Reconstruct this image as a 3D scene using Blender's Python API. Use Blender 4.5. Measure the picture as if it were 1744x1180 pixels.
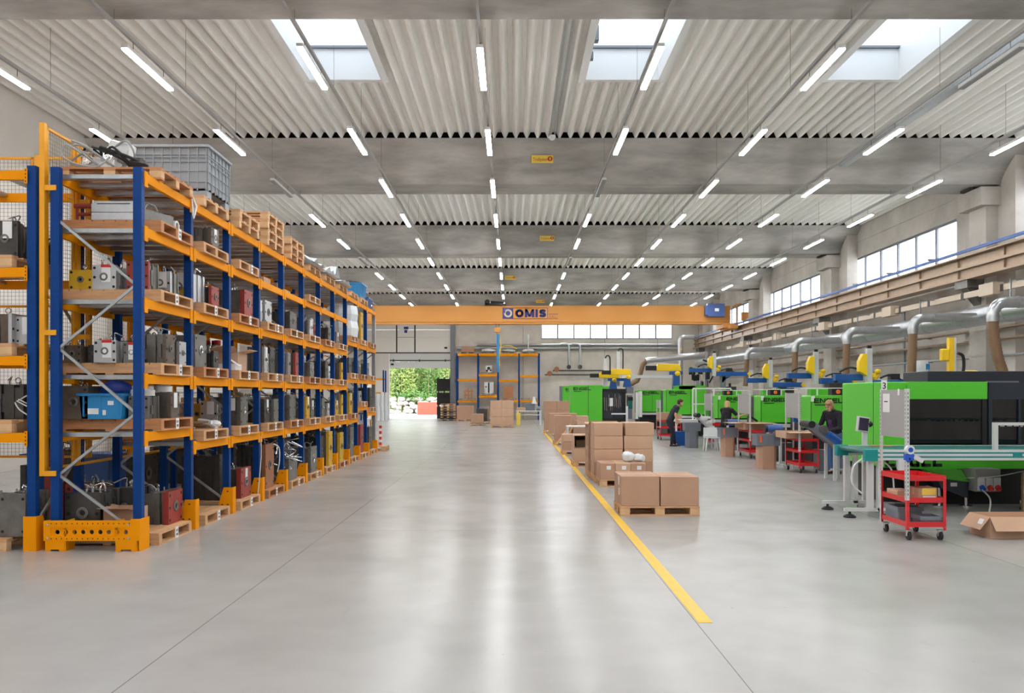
import bpy, math, random
from mathutils import Vector, Matrix, Euler
S = bpy.context.scene
for _o in list(bpy.data.objects): bpy.data.objects.remove(_o)
COL = S.collection
# ---------------------------------------------------------------- camera
F = 1400.0; CH = 1.8                     # focal length in pixels (1744 wide), camera height
cam = bpy.data.cameras.new('camera'); camo = bpy.data.objects.new('camera', cam); COL.objects.link(camo)
camo.location = (0, 0, CH); camo.rotation_euler = (math.pi/2, 0, 0)
cam.sensor_width = 36; cam.lens = 36*F/1744
cam.shift_x = -1/1744; cam.shift_y = 83/1744
cam.clip_start = 0.05; cam.clip_end = 400
S.camera = camo
# ---------------------------------------------------------------- world, sun, exposure
W = bpy.data.worlds.new('sky'); S.world = W; W.use_nodes = True
nt = W.node_tree; nt.nodes.clear()
wo = nt.nodes.new('ShaderNodeOutputWorld'); bg = nt.nodes.new('ShaderNodeBackground')
tc = nt.nodes.new('ShaderNodeTexCoord'); sx = nt.nodes.new('ShaderNodeSeparateXYZ'); rp = nt.nodes.new('ShaderNodeValToRGB')
nt.links.new(tc.outputs['Generated'], sx.inputs[0]); nt.links.new(sx.outputs['Z'], rp.inputs[0])
rp.color_ramp.elements[0].position = 0.0; rp.color_ramp.elements[0].color = (.92, .95, 1, 1)
rp.color_ramp.elements[1].position = 0.9; rp.color_ramp.elements[1].color = (.72, .85, 1, 1)
nt.links.new(rp.outputs[0], bg.inputs[0]); bg.inputs[1].default_value = 5.0
nt.links.new(bg.outputs[0], wo.inputs[0])
sun = bpy.data.lights.new('sun', 'SUN'); sun.energy = 1.6; sun.angle = .05; sun.color = (1, .95, .86)
suno = bpy.data.objects.new('sun', sun); COL.objects.link(suno); suno.rotation_euler = (math.radians(-38), math.radians(6), 0)
LAMP = 58.0                               # radiance of the LED diffusers
S.view_settings.view_transform = 'Standard'; S.view_settings.look = 'None'
S.view_settings.gamma = 1; S.view_settings.use_curve_mapping = False
S.view_settings.exposure = 0.24
S.cycles.use_denoising = True
S.cycles.max_bounces = 8; S.cycles.diffuse_bounces = 5; S.cycles.glossy_bounces = 4; S.cycles.transparent_max_bounces = 16
S.cycles.sample_clamp_indirect = 8
# ---------------------------------------------------------------- helpers
def PX(px, Y): return (px-873)*Y/F        # where a point seen at column px stands, at depth Y
def PZ(py, Y): return CH+(673-py)*Y/F
def lin(c):
    c /= 255.0
    return c/12.92 if c <= .04045 else ((c+.055)/1.055)**2.4
MATS = {}
def mat(name, rgb, rough=.5, metal=0, noise=.0, scale=3.0, bump=0, stretch=(1,1,1), emit=0, spec=.5, dirt=None, dirt_amt=.0, coat=0):
    m = bpy.data.materials.new(name); m.use_nodes = True; MATS[name] = m
    n = m.node_tree.nodes; l = m.node_tree.links; b = n['Principled BSDF']
    col = tuple(lin(c) for c in rgb)+(1,)
    b.inputs['Base Color'].default_value = col
    b.inputs['Roughness'].default_value = rough; b.inputs['Metallic'].default_value = metal
    b.inputs['Specular IOR Level'].default_value = spec
    if coat: b.inputs['Coat Weight'].default_value = coat; b.inputs['Coat Roughness'].default_value = .08
    if noise or bump or dirt_amt:
        t = n.new('ShaderNodeTexCoord'); mp = n.new('ShaderNodeMapping'); l.new(t.outputs['Object'], mp.inputs[0])
        mp.inputs['Scale'].default_value = stretch
        nz = n.new('ShaderNodeTexNoise'); nz.inputs['Scale'].default_value = scale; nz.inputs['Detail'].default_value = 6
        nz.inputs['Roughness'].default_value = .62
        l.new(mp.outputs[0], nz.inputs[0])
        if noise:
            r = n.new('ShaderNodeMapRange'); r.inputs[1].default_value = .3; r.inputs[2].default_value = .7
            r.inputs[3].default_value = 1-noise; r.inputs[4].default_value = 1+noise*.6
            l.new(nz.outputs[0], r.inputs[0])
            mx = n.new('ShaderNodeMix'); mx.data_type = 'RGBA'; mx.blend_type = 'MULTIPLY'; mx.inputs[0].default_value = 1
            mx.inputs[6].default_value = col; l.new(r.outputs[0], mx.inputs[7])
            out = mx.outputs[2]
            if dirt_amt:
                nz2 = n.new('ShaderNodeTexNoise'); nz2.inputs['Scale'].default_value = scale*.35; nz2.inputs['Detail'].default_value = 8
                l.new(mp.outputs[0], nz2.inputs[0])
                r2 = n.new('ShaderNodeMapRange'); r2.inputs[1].default_value = .5; r2.inputs[2].default_value = .75
                r2.inputs[3].default_value = 0; r2.inputs[4].default_value = dirt_amt; l.new(nz2.outputs[0], r2.inputs[0])
                m2 = n.new('ShaderNodeMix'); m2.data_type = 'RGBA'; l.new(r2.outputs[0], m2.inputs[0])
                l.new(out, m2.inputs[6]); m2.inputs[7].default_value = tuple(lin(c) for c in dirt)+(1,); out = m2.outputs[2]
            l.new(out, b.inputs['Base Color'])
        if bump:
            bp = n.new('ShaderNodeBump'); bp.inputs['Strength'].default_value = bump; bp.inputs['Distance'].default_value = .02
            l.new(nz.outputs[0], bp.inputs['Height']); l.new(bp.outputs[0], b.inputs['Normal'])
    if emit:
        b.inputs['Emission Color'].default_value = col; b.inputs['Emission Strength'].default_value = emit
    return m
def glassmat(name, tint=(1,1,1), refl=.08, rough=.02, alpha=1.0):
    m = bpy.data.materials.new(name); m.use_nodes = True; MATS[name] = m
    n = m.node_tree.nodes; l = m.node_tree.links; n.clear()
    o = n.new('ShaderNodeOutputMaterial'); t = n.new('ShaderNodeBsdfTransparent'); g = n.new('ShaderNodeBsdfGlossy')
    t.inputs[0].default_value = tint+(1,); g.inputs['Roughness'].default_value = rough
    lw = n.new('ShaderNodeLayerWeight'); pw = n.new('ShaderNodeMath'); pw.operation = 'POWER'; pw.inputs[1].default_value = 5
    l.new(lw.outputs['Facing'], pw.inputs[0]); lw.inputs[0].default_value = .5
    ad = n.new('ShaderNodeMath'); ad.operation = 'MULTIPLY_ADD'; l.new(pw.outputs[0], ad.inputs[0]); ad.inputs[1].default_value = .6; ad.inputs[2].default_value = refl*.5
    mx = n.new('ShaderNodeMixShader'); l.new(ad.outputs[0], mx.inputs[0]); l.new(t.outputs[0], mx.inputs[1]); l.new(g.outputs[0], mx.inputs[2])
    l.new(mx.outputs[0], o.inputs[0]); return m

class MB:
    def __init__(s): s.v = []; s.f = []; s.mi = []; s.cur = 0
    def add(s, vs, fs):
        b = len(s.v); s.v += [tuple(p) for p in vs]; s.f += [tuple(i+b for i in f) for f in fs]; s.mi += [s.cur]*len(fs); return s
    def box(s, x0, x1, y0, y1, z0, z1):
        if x0 > x1: x0, x1 = x1, x0
        if y0 > y1: y0, y1 = y1, y0
        if z0 > z1: z0, z1 = z1, z0
        return s.add([(x0,y0,z0),(x1,y0,z0),(x1,y1,z0),(x0,y1,z0),(x0,y0,z1),(x1,y0,z1),(x1,y1,z1),(x0,y1,z1)],
                     [(0,3,2,1),(4,5,6,7),(0,1,5,4),(1,2,6,5),(2,3,7,6),(3,0,4,7)])
    def cbox(s, c, size, R=None):
        hx, hy, hz = [a/2 for a in size]; c = Vector(c); vs = []
        for z in (-hz, hz):
            for x, y in ((-hx,-hy),(hx,-hy),(hx,hy),(-hx,hy)):
                p = Vector((x,y,z)); p = R @ p if R is not None else p; vs.append(p+c)
        return s.add(vs, [(0,3,2,1),(4,5,6,7),(0,1,5,4),(1,2,6,5),(2,3,7,6),(3,0,4,7)])
    def bar(s, p0, p1, w, h, up=(0,0,1)):
        p0 = Vector(p0); p1 = Vector(p1); d = p1-p0; L = d.length; d.normalize(); u = Vector(up)
        if abs(d.dot(u)) > .98: u = Vector((0,1,0))
        sx_ = d.cross(u).normalized(); u = sx_.cross(d)
        return s.cbox((p0+p1)/2, (w, L, h), Matrix((sx_, d, u)).transposed())
    def cyl(s, p0, p1, r, r1=None, n=12, cap=True):
        p0 = Vector(p0); p1 = Vector(p1); r1 = r if r1 is None else r1
        d = (p1-p0).normalized(); a = d.orthogonal().normalized(); b = d.cross(a); vs = []
        for p, rr in ((p0, r), (p1, r1)):
            for i in range(n):
                t = 2*math.pi*i/n; vs.append(p+a*math.cos(t)*rr+b*math.sin(t)*rr)
        fs = [(i, (i+1) % n, n+(i+1) % n, n+i) for i in range(n)]
        if cap: fs += [tuple(reversed(range(n))), tuple(range(n, 2*n))]
        return s.add(vs, fs)
    def tube(s, pts, r, n=8, cap=True):
        pts = [Vector(p) for p in pts]
        if not isinstance(r, (list, tuple)) and r < .06 and 3 <= len(pts) <= 9:      # bend cables and hoses smoothly
            Q = [pts[0]]+pts+[pts[-1]]; out = []
            for i in range(1, len(Q)-2):
                a_, b_, c_, d_ = Q[i-1:i+3]
                for k in range(5):
                    u = k/5; out.append(.5*((2*b_)+(c_-a_)*u+(2*a_-5*b_+4*c_-d_)*u*u+(3*b_-a_-3*c_+d_)*u*u*u))
            pts = out+[pts[-1]]
        rs = r if isinstance(r, (list, tuple)) else [r]*len(pts); vs = []; a = None
        for i, p in enumerate(pts):
            d = (pts[min(i+1, len(pts)-1)]-pts[max(i-1, 0)]).normalized()
            if a is None: a = d.orthogonal().normalized()
            else:
                a = (a-d*a.dot(d))
                a = a.normalized() if a.length > 1e-6 else d.orthogonal().normalized()
            b = d.cross(a)
            for k in range(n):
                t = 2*math.pi*k/n; vs.append(p+(a*math.cos(t)+b*math.sin(t))*rs[i])
        fs = []
        for i in range(len(pts)-1):
            for k in range(n): fs.append((i*n+k, i*n+(k+1) % n, (i+1)*n+(k+1) % n, (i+1)*n+k))
        if cap: fs += [tuple(reversed(range(n))), tuple(range((len(pts)-1)*n, len(pts)*n))]
        return s.add(vs, fs)
    def prism(s, poly, axis, a, b):
        n = len(poly)
        def P(u, v, w): return {'x': (w,u,v), 'y': (u,w,v), 'z': (u,v,w)}[axis]
        vs = [P(u,v,a) for u,v in poly]+[P(u,v,b) for u,v in poly]
        fs = [(i,(i+1) % n,n+(i+1) % n,n+i) for i in range(n)]+[tuple(reversed(range(n))), tuple(range(n,2*n))]
        return s.add(vs, fs)
    def lathe(s, prof, c=(0,0,0), n=16, axis='z'):
        vs = []; c = Vector(c)
        for r, h in prof:
            for k in range(n):
                t = 2*math.pi*k/n; u, v = r*math.cos(t), r*math.sin(t)
                vs.append(c+Vector({'z': (u,v,h), 'x': (h,u,v), 'y': (u,h,v)}[axis]))
        fs = []
        for i in range(len(prof)-1):
            for k in range(n): fs.append((i*n+k, i*n+(k+1) % n, (i+1)*n+(k+1) % n, (i+1)*n+k))
        fs += [tuple(reversed(range(n))), tuple(range((len(prof)-1)*n, len(prof)*n))]
        return s.add(vs, fs)
    def ell(s, c, r, n=12, m=8, R=None):
        c = Vector(c); vs = []; fs = []
        for i in range(m+1):
            ph = math.pi*i/m
            for k in range(n):
                t = 2*math.pi*k/n
                p = Vector((r[0]*math.sin(ph)*math.cos(t), r[1]*math.sin(ph)*math.sin(t), r[2]*math.cos(ph)))
                vs.append(c+(R @ p if R is not None else p))
        for i in range(m):
            for k in range(n): fs.append((i*n+k, (i+1)*n+k, (i+1)*n+(k+1) % n, i*n+(k+1) % n))
        return s.add(vs, fs)
    def mesh(s, name, mats, smooth=True):
        me = bpy.data.meshes.new(name); me.from_pydata(s.v, [], s.f)
        for m_ in (mats if isinstance(mats, (list, tuple)) else [mats]): me.materials.append(MATS[m_] if isinstance(m_, str) else m_)
        if len(me.materials) > 1: me.polygons.foreach_set('material_index', s.mi)
        if smooth:
            me.polygons.foreach_set('use_smooth', [True]*len(s.f)); me.set_sharp_from_angle(angle=.7)
        me.update(); return me
    def build(s, name, mats, parent=None, loc=(0,0,0), rot=None, bevel=0, smooth=True):
        return put(s.mesh(name, mats, smooth), name, parent, loc, rot, bevel)
def put(me, name, parent=None, loc=(0,0,0), rot=None, bevel=0):
    o = bpy.data.objects.new(name, me); COL.objects.link(o); o.location = loc
    if rot is not None: o.rotation_euler = rot
    if parent is not None: o.parent = parent
    if bevel:
        b = o.modifiers.new('bevel', 'BEVEL'); b.width = bevel; b.segments = 2; b.limit_method = 'ANGLE'; b.harden_normals = False
    return o
LABELS = {}
def tag(o, label, cat, group=None):
    if label in LABELS: print('DUPLICATE LABEL', label)
    LABELS[label] = o
    o['label'] = label; o['category'] = cat
    if group: o['group'] = group
    return o
def thing(name, label, cat, loc=(0,0,0), rz=0, group=None):
    o = bpy.data.objects.new(name, None); COL.objects.link(o); o.location = loc; o.rotation_euler = (0,0,rz); o.empty_display_size = .1
    return tag(o, label, cat, group)
def struct(mb, name, m, **k):
    o = mb.build(name, m, **k)
    if o.parent is None: o['kind'] = 'structure'
    return o
def dup(root, label, loc, rz=None, group=None):
    r = root.copy(); COL.objects.link(r); r.location = loc
    if rz is not None: r.rotation_euler = (0,0,rz)
    tag(r, label, root['category'], group)
    def rec(src, dst):
        for ch in src.children:
            c = ch.copy(); COL.objects.link(c); c.parent = dst; rec(ch, c)
    rec(root, r); return r
def text(name, s, size, m, parent=None, loc=(0,0,0), rot=(math.pi/2,0,0), sx=1.0, bold=0.0, ext=.003, align='LEFT'):
    cu = bpy.data.curves.new(name, 'FONT'); cu.body = s; cu.size = size; cu.extrude = ext; cu.offset = bold; cu.align_x = align; cu.resolution_u = 3
    t = bpy.data.objects.new(name, cu); COL.objects.link(t); bpy.context.view_layer.update()
    me = bpy.data.meshes.new_from_object(t.evaluated_get(bpy.context.evaluated_depsgraph_get()))
    bpy.data.objects.remove(t); me.materials.clear(); me.materials.append(MATS[m])
    o = put(me, name, parent, loc, rot); o.scale = (sx,1,1); return o
GL = {'E': (1, [[(1,0),(0,0),(0,1),(1,1)],[(0,.5),(.9,.5)]]), 'N': (1.1, [[(0,0),(0,1),(1.1,0),(1.1,1)]]), 'L': (.95, [[(0,1),(0,0),(.95,0)]]),
      'G': (1.1, [[(1.08,.98),(.25,1),(.06,.9),(0,.5),(.06,.1),(.25,0),(1.1,0),(1.1,.5),(.6,.5)]]), 'I': (.0, [[(0,0),(0,1)]]), 'M': (1.15, [[(0,0),(0,1),(.575,.12),(1.15,1),(1.15,0)]]),
      'O': (1.0, [[(.5+.5*math.cos(a*math.pi/10), .5+.5*math.sin(a*math.pi/10)) for a in range(21)]]),
      'S': (.8, [[(.8,.82),(.66,.96),(.4,1),(.14,.95),(.02,.78),(.1,.62),(.4,.52),(.7,.42),(.8,.24),(.68,.06),(.4,0),(.12,.04),(0,.18)]])}
def block_text(name, word, h, m, parent, loc, width=.62, th=.2, gap=.34, ext=.006):
    """heavy sans lettering drawn as strokes in the x-z plane, facing -y"""
    mb = MB(); x = 0; t = h*th/2; ih = h-2*t
    for c in word:
        w, strokes = GL[c]
        for st in strokes:
            P = [(x+t+u*width*h, t+v*ih) for u, v in st]
            for a, b in zip(P, P[1:]):
                d = Vector((b[0]-a[0], b[1]-a[1])); n = Vector((-d.y, d.x)).normalized()*t; e = d.normalized()*t*(.98 if c not in 'OS' else .25)
                q = [(a[0]-e.x+n.x, a[1]-e.y+n.y), (a[0]-e.x-n.x, a[1]-e.y-n.y), (b[0]+e.x-n.x, b[1]+e.y-n.y), (b[0]+e.x+n.x, b[1]+e.y+n.y)]
                if c in 'NM' and abs(d.x) > .01: q = [(a[0]-t, a[1]+t), (a[0]+t, a[1]+t), (b[0]+t, b[1]-t), (b[0]-t, b[1]-t)] if d.y < 0 else [(a[0]-t, a[1]-t), (a[0]+t, a[1]-t), (b[0]+t, b[1]+t), (b[0]-t, b[1]+t)]
                q = [(u, min(max(v, 0), h)) for u, v in q]; mb.prism(q, 'y', -ext, 0)
        x += w*width*h+2*t+gap*h*.5
    return mb.build(name, m, parent, loc, smooth=False)
ORD = ['zeroth','first','second','third','fourth','fifth','sixth','seventh','eighth','ninth','tenth','eleventh','twelfth','thirteenth','fourteenth']
RNG = random.Random(7)
def U(a, b): return RNG.uniform(a, b)

# ---------------------------------------------------------------- materials
mat('concrete', (176,172,166), .8, noise=.3, scale=1.5, bump=.2, stretch=(.4,1,1.5), dirt=(98,95,90), dirt_amt=.75)
mat('concrete_back', (226,219,209), .85, noise=.16, scale=.7, bump=.1, dirt=(160,152,142), dirt_amt=.5)
mat('concrete_wall', (194,188,180), .85, noise=.22, scale=.8, bump=.1, stretch=(1,1,1), dirt=(122,117,110), dirt_amt=.45)
mat('sheet_white', (238,236,231), .5, noise=.03, scale=2)
mat('wall_white', (224,219,212), .7, noise=.05, scale=.6)
mat('white_paint', (228,228,226), .45)
mat('roof_dark', (60,58,56), .9)
mat('aluminium_frame', (120,124,130), .4, metal=.5)
mat('rack_blue', (2,58,126), .5, spec=.2)
mat('slot_blue', (4,26,66), .6)
mat('rack_orange', (238,150,0), .6, spec=.12)
mat('fence_yellow', (232,160,14), .45)
mat('galvanised', (176,181,184), .35, metal=.75, noise=.12, scale=14)
mat('duct', (190,194,196), .3, metal=.85, noise=.1, scale=8)
mat('wire', (120,102,66), .5, metal=.2)
mat('wood', (206,160,116), .7, noise=.18, scale=5, stretch=(1,7,7))
mat('wood_end', (214,176,132), .75, noise=.15, scale=9)
mat('wood_warm', (190,132,88), .7, noise=.2, scale=5, stretch=(1,7,7))
mat('wood_old', (150,120,90), .75, noise=.25, scale=5, stretch=(1,7,7))
mat('card', (184,146,120), .75, noise=.06, scale=3)
mat('card_light', (200,164,136), .75, noise=.06, scale=3)
mat('card_inner', (110,90,72), .85, noise=.15, scale=6)
mat('tape', (196,160,128), .35)
mat('paper', (232,232,232), .6)
mat('red_clip', (205,40,30), .45)
mat('steel', (122,120,116), .42, metal=.55, noise=.25, scale=7, dirt=(70,62,54), dirt_amt=.5)
mat('steel_dark', (78,76,74), .42, metal=.5, noise=.3, scale=7, dirt=(50,46,42), dirt_amt=.5)
mat('steel_brown', (104,92,82), .5, metal=.35, noise=.3, scale=7, dirt=(70,56,44), dirt_amt=.6)
mat('alu', (188,190,192), .35, metal=.6, noise=.1, scale=8)
mat('mold_red', (150,52,44), .5, noise=.15, scale=6, dirt=(90,40,36), dirt_amt=.4)
mat('mold_yellow', (204,160,24), .5, noise=.15, scale=6, dirt=(120,96,40), dirt_amt=.4)
mat('mold_copper', (160,104,72), .45, metal=.2, noise=.15, scale=6)
mat('hole', (18,17,16), .7)
mat('chrome', (205,206,208), .2, metal=.9)
mat('cable_grey', (150,150,148), .5)
mat('cable_black', (28,28,30), .5)
mat('cable_white', (215,215,212), .5)
mat('plastic_grey', (150,154,158), .5, noise=.05, scale=4)
mat('bin_grey', (116,122,132), .5)
mat('crate_blue', (28,130,190), .5, noise=.08, scale=5)
mat('bag_blue', (16,48,130), .4)
mat('film', (226,230,232), .2, noise=.1, scale=6)
mat('engel_green', (82,190,44), .4)
mat('engel_green_pale', (150,200,110), .4)
mat('anthracite', (38,44,54), .4)
mat('black', (16,17,19), .45)
mat('black_glass', (4,6,9), .03, spec=.6)
mat('panel_grey', (160,158,156), .5)
mat('perforated', (214,216,216), .35, metal=.3)
mat('cart_red', (208,36,42), .35, coat=.2)
mat('rubber', (24,24,26), .6)
mat('teal', (20,140,140), .4)
mat('belt_teal', (24,104,98), .5)
mat('belt_blue', (66,100,160), .5)
mat('belt_grey', (124,130,136), .5)
mat('robot_blue', (22,84,160), .35, coat=.2)
mat('robot_yellow', (250,206,20), .38, coat=.2)
mat('robot_white', (218,220,220), .4)
mat('hose_brown', (132,104,76), .5, noise=.05, scale=10)
mat('crane_yellow', (204,142,74), .5, spec=.25)
mat('logo_blue', (44,48,112), .4)
mat('cabinet_blue', (66,92,150), .45)
mat('rail_blue', (52,92,160), .45)
mat('busbar', (200,184,164), .5)
mat('rail_steel', (164,142,120), .4, metal=.35, noise=.1, scale=3)
mat('sign_yellow', (238,206,90), .5)
mat('sign_red', (196,48,36), .5)
mat('socket_blue', (30,84,190), .45)
mat('skin', (212,160,130), .55)
mat('hair_blond', (214,180,128), .6, noise=.2, scale=40)
mat('hair_dark_blond', (166,130,92), .6, noise=.3, scale=60)
mat('hair_brown', (70,48,36), .6, noise=.2, scale=40)
mat('cloth_navy', (32,34,46), .85)
mat('cloth_purple', (74,44,92), .85)
mat('cloth_black', (26,26,32), .85)
mat('denim', (70,100,150), .85, noise=.1, scale=20)
mat('shoe', (40,36,36), .6)
mat('screen_dark', (48,40,66), .15)
mat('line_yellow', (236,188,40), .4, noise=.08, scale=3)
mat('exit_green', (30,150,80), .5)
mat('beacon', (240,120,50), .35)
mat('ground_pale', (206,202,196), .9, noise=.08, scale=1)
mat('leaf_dark', (58,92,34), .9, noise=.3, scale=.6)
mat('rock_red', (190,168,154), .9, noise=.2, scale=3)
mat('rock', (178,170,160), .9, noise=.2, scale=3)
mat('brick_red', (164,84,64), .9, noise=.15, scale=8)
mat('leaf', (82,122,40), .7, noise=.35, scale=3)
mat('leaf_light', (150,168,84), .7, noise=.3, scale=3)
mat('stem', (150,140,96), .8)
mat('strap_orange', (240,110,60), .5)
mat('door_panel', (232,228,220), .5)
mat('strop_blue', (30,130,196), .55)
glassmat('glass')
_m = bpy.data.materials.new('opal'); _m.use_nodes = True; MATS['dome'] = _m; _n = _m.node_tree.nodes; _n.clear()
_o = _n.new('ShaderNodeOutputMaterial'); _t = _n.new('ShaderNodeBsdfTranslucent'); _t.inputs[0].default_value = (.36,.37,.38,1); _m.node_tree.links.new(_t.outputs[0], _o.inputs[0])
# LED diffuser (a lamp: it really gives off light)
m_ = bpy.data.materials.new('led'); m_.use_nodes = True; MATS['led'] = m_
b_ = m_.node_tree.nodes['Principled BSDF']; b_.inputs['Base Color'].default_value = (.9,.9,.9,1)
b_.inputs['Emission Color'].default_value = (.975,.985,1,1); b_.inputs['Emission Strength'].default_value = LAMP
mat('led_off', (150,152,150), .4)
# resin floor with joints, scuffs and stains
def floor_mat():
    m = bpy.data.materials.new('resin_floor'); m.use_nodes = True; MATS['resin_floor'] = m
    n = m.node_tree.nodes; l = m.node_tree.links; b = n['Principled BSDF']
    t = n.new('ShaderNodeTexCoord')
    def noise(scale, det, st=(1,1,1)):
        mp = n.new('ShaderNodeMapping'); mp.inputs['Scale'].default_value = st; l.new(t.outputs['Object'], mp.inputs[0])
        z = n.new('ShaderNodeTexNoise'); z.inputs['Scale'].default_value = scale; z.inputs['Detail'].default_value = det; l.new(mp.outputs[0], z.inputs[0]); return z.outputs[0]
    def rng(x, a, b_, c, d):
        r = n.new('ShaderNodeMapRange'); l.new(x, r.inputs[0])
        for i, v in enumerate((a,b_,c,d)): r.inputs[i+1].default_value = v
        return r.outputs[0]
    def mul(a, bb):
        q = n.new('ShaderNodeMath'); q.operation = 'MULTIPLY'; l.new(a, q.inputs[0]); l.new(bb, q.inputs[1]); return q.outputs[0]
    f1 = rng(noise(.5, 6), .3, .7, .9, 1.05); f2 = rng(noise(2.2, 8), .3, .75, .95, 1.03)
    f3 = rng(noise(.9, 2, (1,.7,1)), .5, .9, 1, .8)
    f = mul(mul(mul(f1, f2), f3), mul(rng(noise(11, 3, (1,.5,1)), .72, .84, 1, .72), rng(noise(3.1, 4, (1,.4,1)), .68, .86, 1, .84)))
    sep = n.new('ShaderNodeSeparateXYZ'); l.new(t.outputs['Object'], sep.inputs[0])
    def joint(sock, offs, per, half):
        a = n.new('ShaderNodeMath'); a.operation = 'SUBTRACT'; l.new(sock, a.inputs[0]); a.inputs[1].default_value = offs
        w = n.new('ShaderNodeMath'); w.operation = 'PINGPONG'; l.new(a.outputs[0], w.inputs[0]); w.inputs[1].default_value = per/2
        return rng(w.outputs[0], half, half+.003, .35, 1)
    j = mul(joint(sep.outputs['X'], 1.455, 3.88, .002), joint(sep.outputs['Y'], 10.95, 12.0, .003))
    f = mul(f, j)
    mx = n.new('ShaderNodeMix'); mx.data_type = 'RGBA'; mx.blend_type = 'MULTIPLY'; mx.inputs[0].default_value = 1
    mx.inputs[6].default_value = (lin(171),lin(169),lin(167),1); l.new(f, mx.inputs[7]); l.new(mx.outputs[2], b.inputs['Base Color'])
    r = rng(noise(1.4, 5), .3, .7, .205, .265); l.new(r, b.inputs['Roughness'])
    bp = n.new('ShaderNodeBump'); bp.inputs['Strength'].default_value = .06; bp.inputs['Distance'].default_value = .02
    l.new(noise(1.6, 3, (.35,1.6,1)), bp.inputs['Height']); l.new(bp.outputs[0], b.inputs['Normal'])
    b.inputs['Specular IOR Level'].default_value = .3
floor_mat()
# ================================================================ STRUCTURE
XL, XR, YB, YF, ZC, ZB = -12.0, 14.8, 61.5, -14.0, 9.0, 8.0
ROOF = 9.22
struct(MB().box(XL-.3, XR+.3, YF-.3, YB+.3, -.3, 0), 'floor', 'resin_floor')
# yellow floor line (paint film)
tag(MB().box(1.47, 1.585, 6.5, 41, .0005, .003).build('floor_line', 'line_yellow'), 'long yellow painted line on the grey floor beside the cartons', 'floor line')
FARS = [13.56+11.8*(k-1) for k in range(-1, 6)]       # far lower edges of the roof beams (the first is behind the camera)
# left and rear walls
struct(MB().box(XL-.3, XL, YF-.3, YB+.3, 0, ROOF+.1), 'wall_left', 'wall_white')
struct(MB().box(XL, XR, YF-.3, YF, 0, ROOF+.1), 'wall_rear', 'wall_white')
# back wall with door opening and window
DX0, DX1, DZ = PX(635, YB)-.6, PX(768, YB), 7.6
WX0, WX1, WZ0, WZ1 = PX(922, YB), PX(1145, YB), 6.0, 7.5
mb = MB()
mb.box(XL, DX0, YB, YB+.3, 0, ROOF).box(DX0, DX1, YB, YB+.3, DZ, ROOF).box(DX1, WX0, YB, YB+.3, 0, ROOF)
mb.box(WX0, WX1, YB, YB+.3, 0, WZ0).box(WX0, WX1, YB, YB+.3, WZ1, ROOF).box(WX1, XR+.3, YB, YB+.3, 0, ROOF)
struct(mb, 'wall_back', 'concrete_back')
for i, x in enumerate((PX(891, YB), PX(1030, YB))): struct(MB().box(x-.02, x+.02, YB-.012, YB, 0, 7.9), 'trim_%d' % (i+1), 'concrete')
def window(idx, axis, a0, a1, z0, z1, n, plane, thick=.07):
    """axis 'x': runs along x on a plane y=plane; axis 'y': runs along y on x=plane"""
    fr = MB(); gl = MB()
    def B(m, u0, u1, d0, d1, w0, w1):
        m.box(u0, u1, plane+d0, plane+d1, w0, w1) if axis == 'x' else m.box(plane+d0, plane+d1, u0, u1, w0, w1)
    t = .055
    B(fr, a0, a1, .06, .06+thick, z0, z0+.08); B(fr, a0, a1, .06, .06+thick, z1-.08, z1)
    for i in range(n+1):
        u = a0+(a1-a0)*i/n; u0 = max(a0, u-t); u1 = min(a1, u+t); B(fr, u0, u1, .06, .06+thick, z0+.08, z1-.08)
    o = fr.build('window_%d' % idx, 'aluminium_frame'); o['kind'] = 'structure'
    for i in range(n):
        g = MB(); u0 = a0+(a1-a0)*i/n+t; u1 = a0+(a1-a0)*(i+1)/n-t; B(g, u0, u1, .09, .1, z0+.08, z1-.08); g.build('pane', 'glass', o)
window(1, 'x', WX0, WX1, WZ0, WZ1, 8, YB)
# right wall with window bays
WIN = [(15.5+11.8*k, 24.2+11.8*k) for k in range(-1, 4)]
WIN = [(3.7, 12.4), (15.5, 24.2), (27.4, 36.1), (39.6, 48.3), (51.6, 60.0)]
mb = MB(); y = YF
for a, b in WIN:
    mb.box(XR, XR+.3, y, a, 0, ROOF); mb.box(XR, XR+.3, a, b, 0, 6.1); mb.box(XR, XR+.3, a, b, 7.7, ROOF); y = b
mb.box(XR, XR+.3, y, YB, 0, ROOF)
struct(mb, 'wall_right', 'concrete_wall')
for i, (a, b) in enumerate(WIN): window(i+2, 'y', a, b, 6.1, 7.7, 6, XR)
mb = MB()
for z in (3.1, 5.4, 8.35): mb.box(XR-.008, XR, YF, YB, z-.012, z+.012)
struct(mb, 'trim_3', 'concrete')
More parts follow.
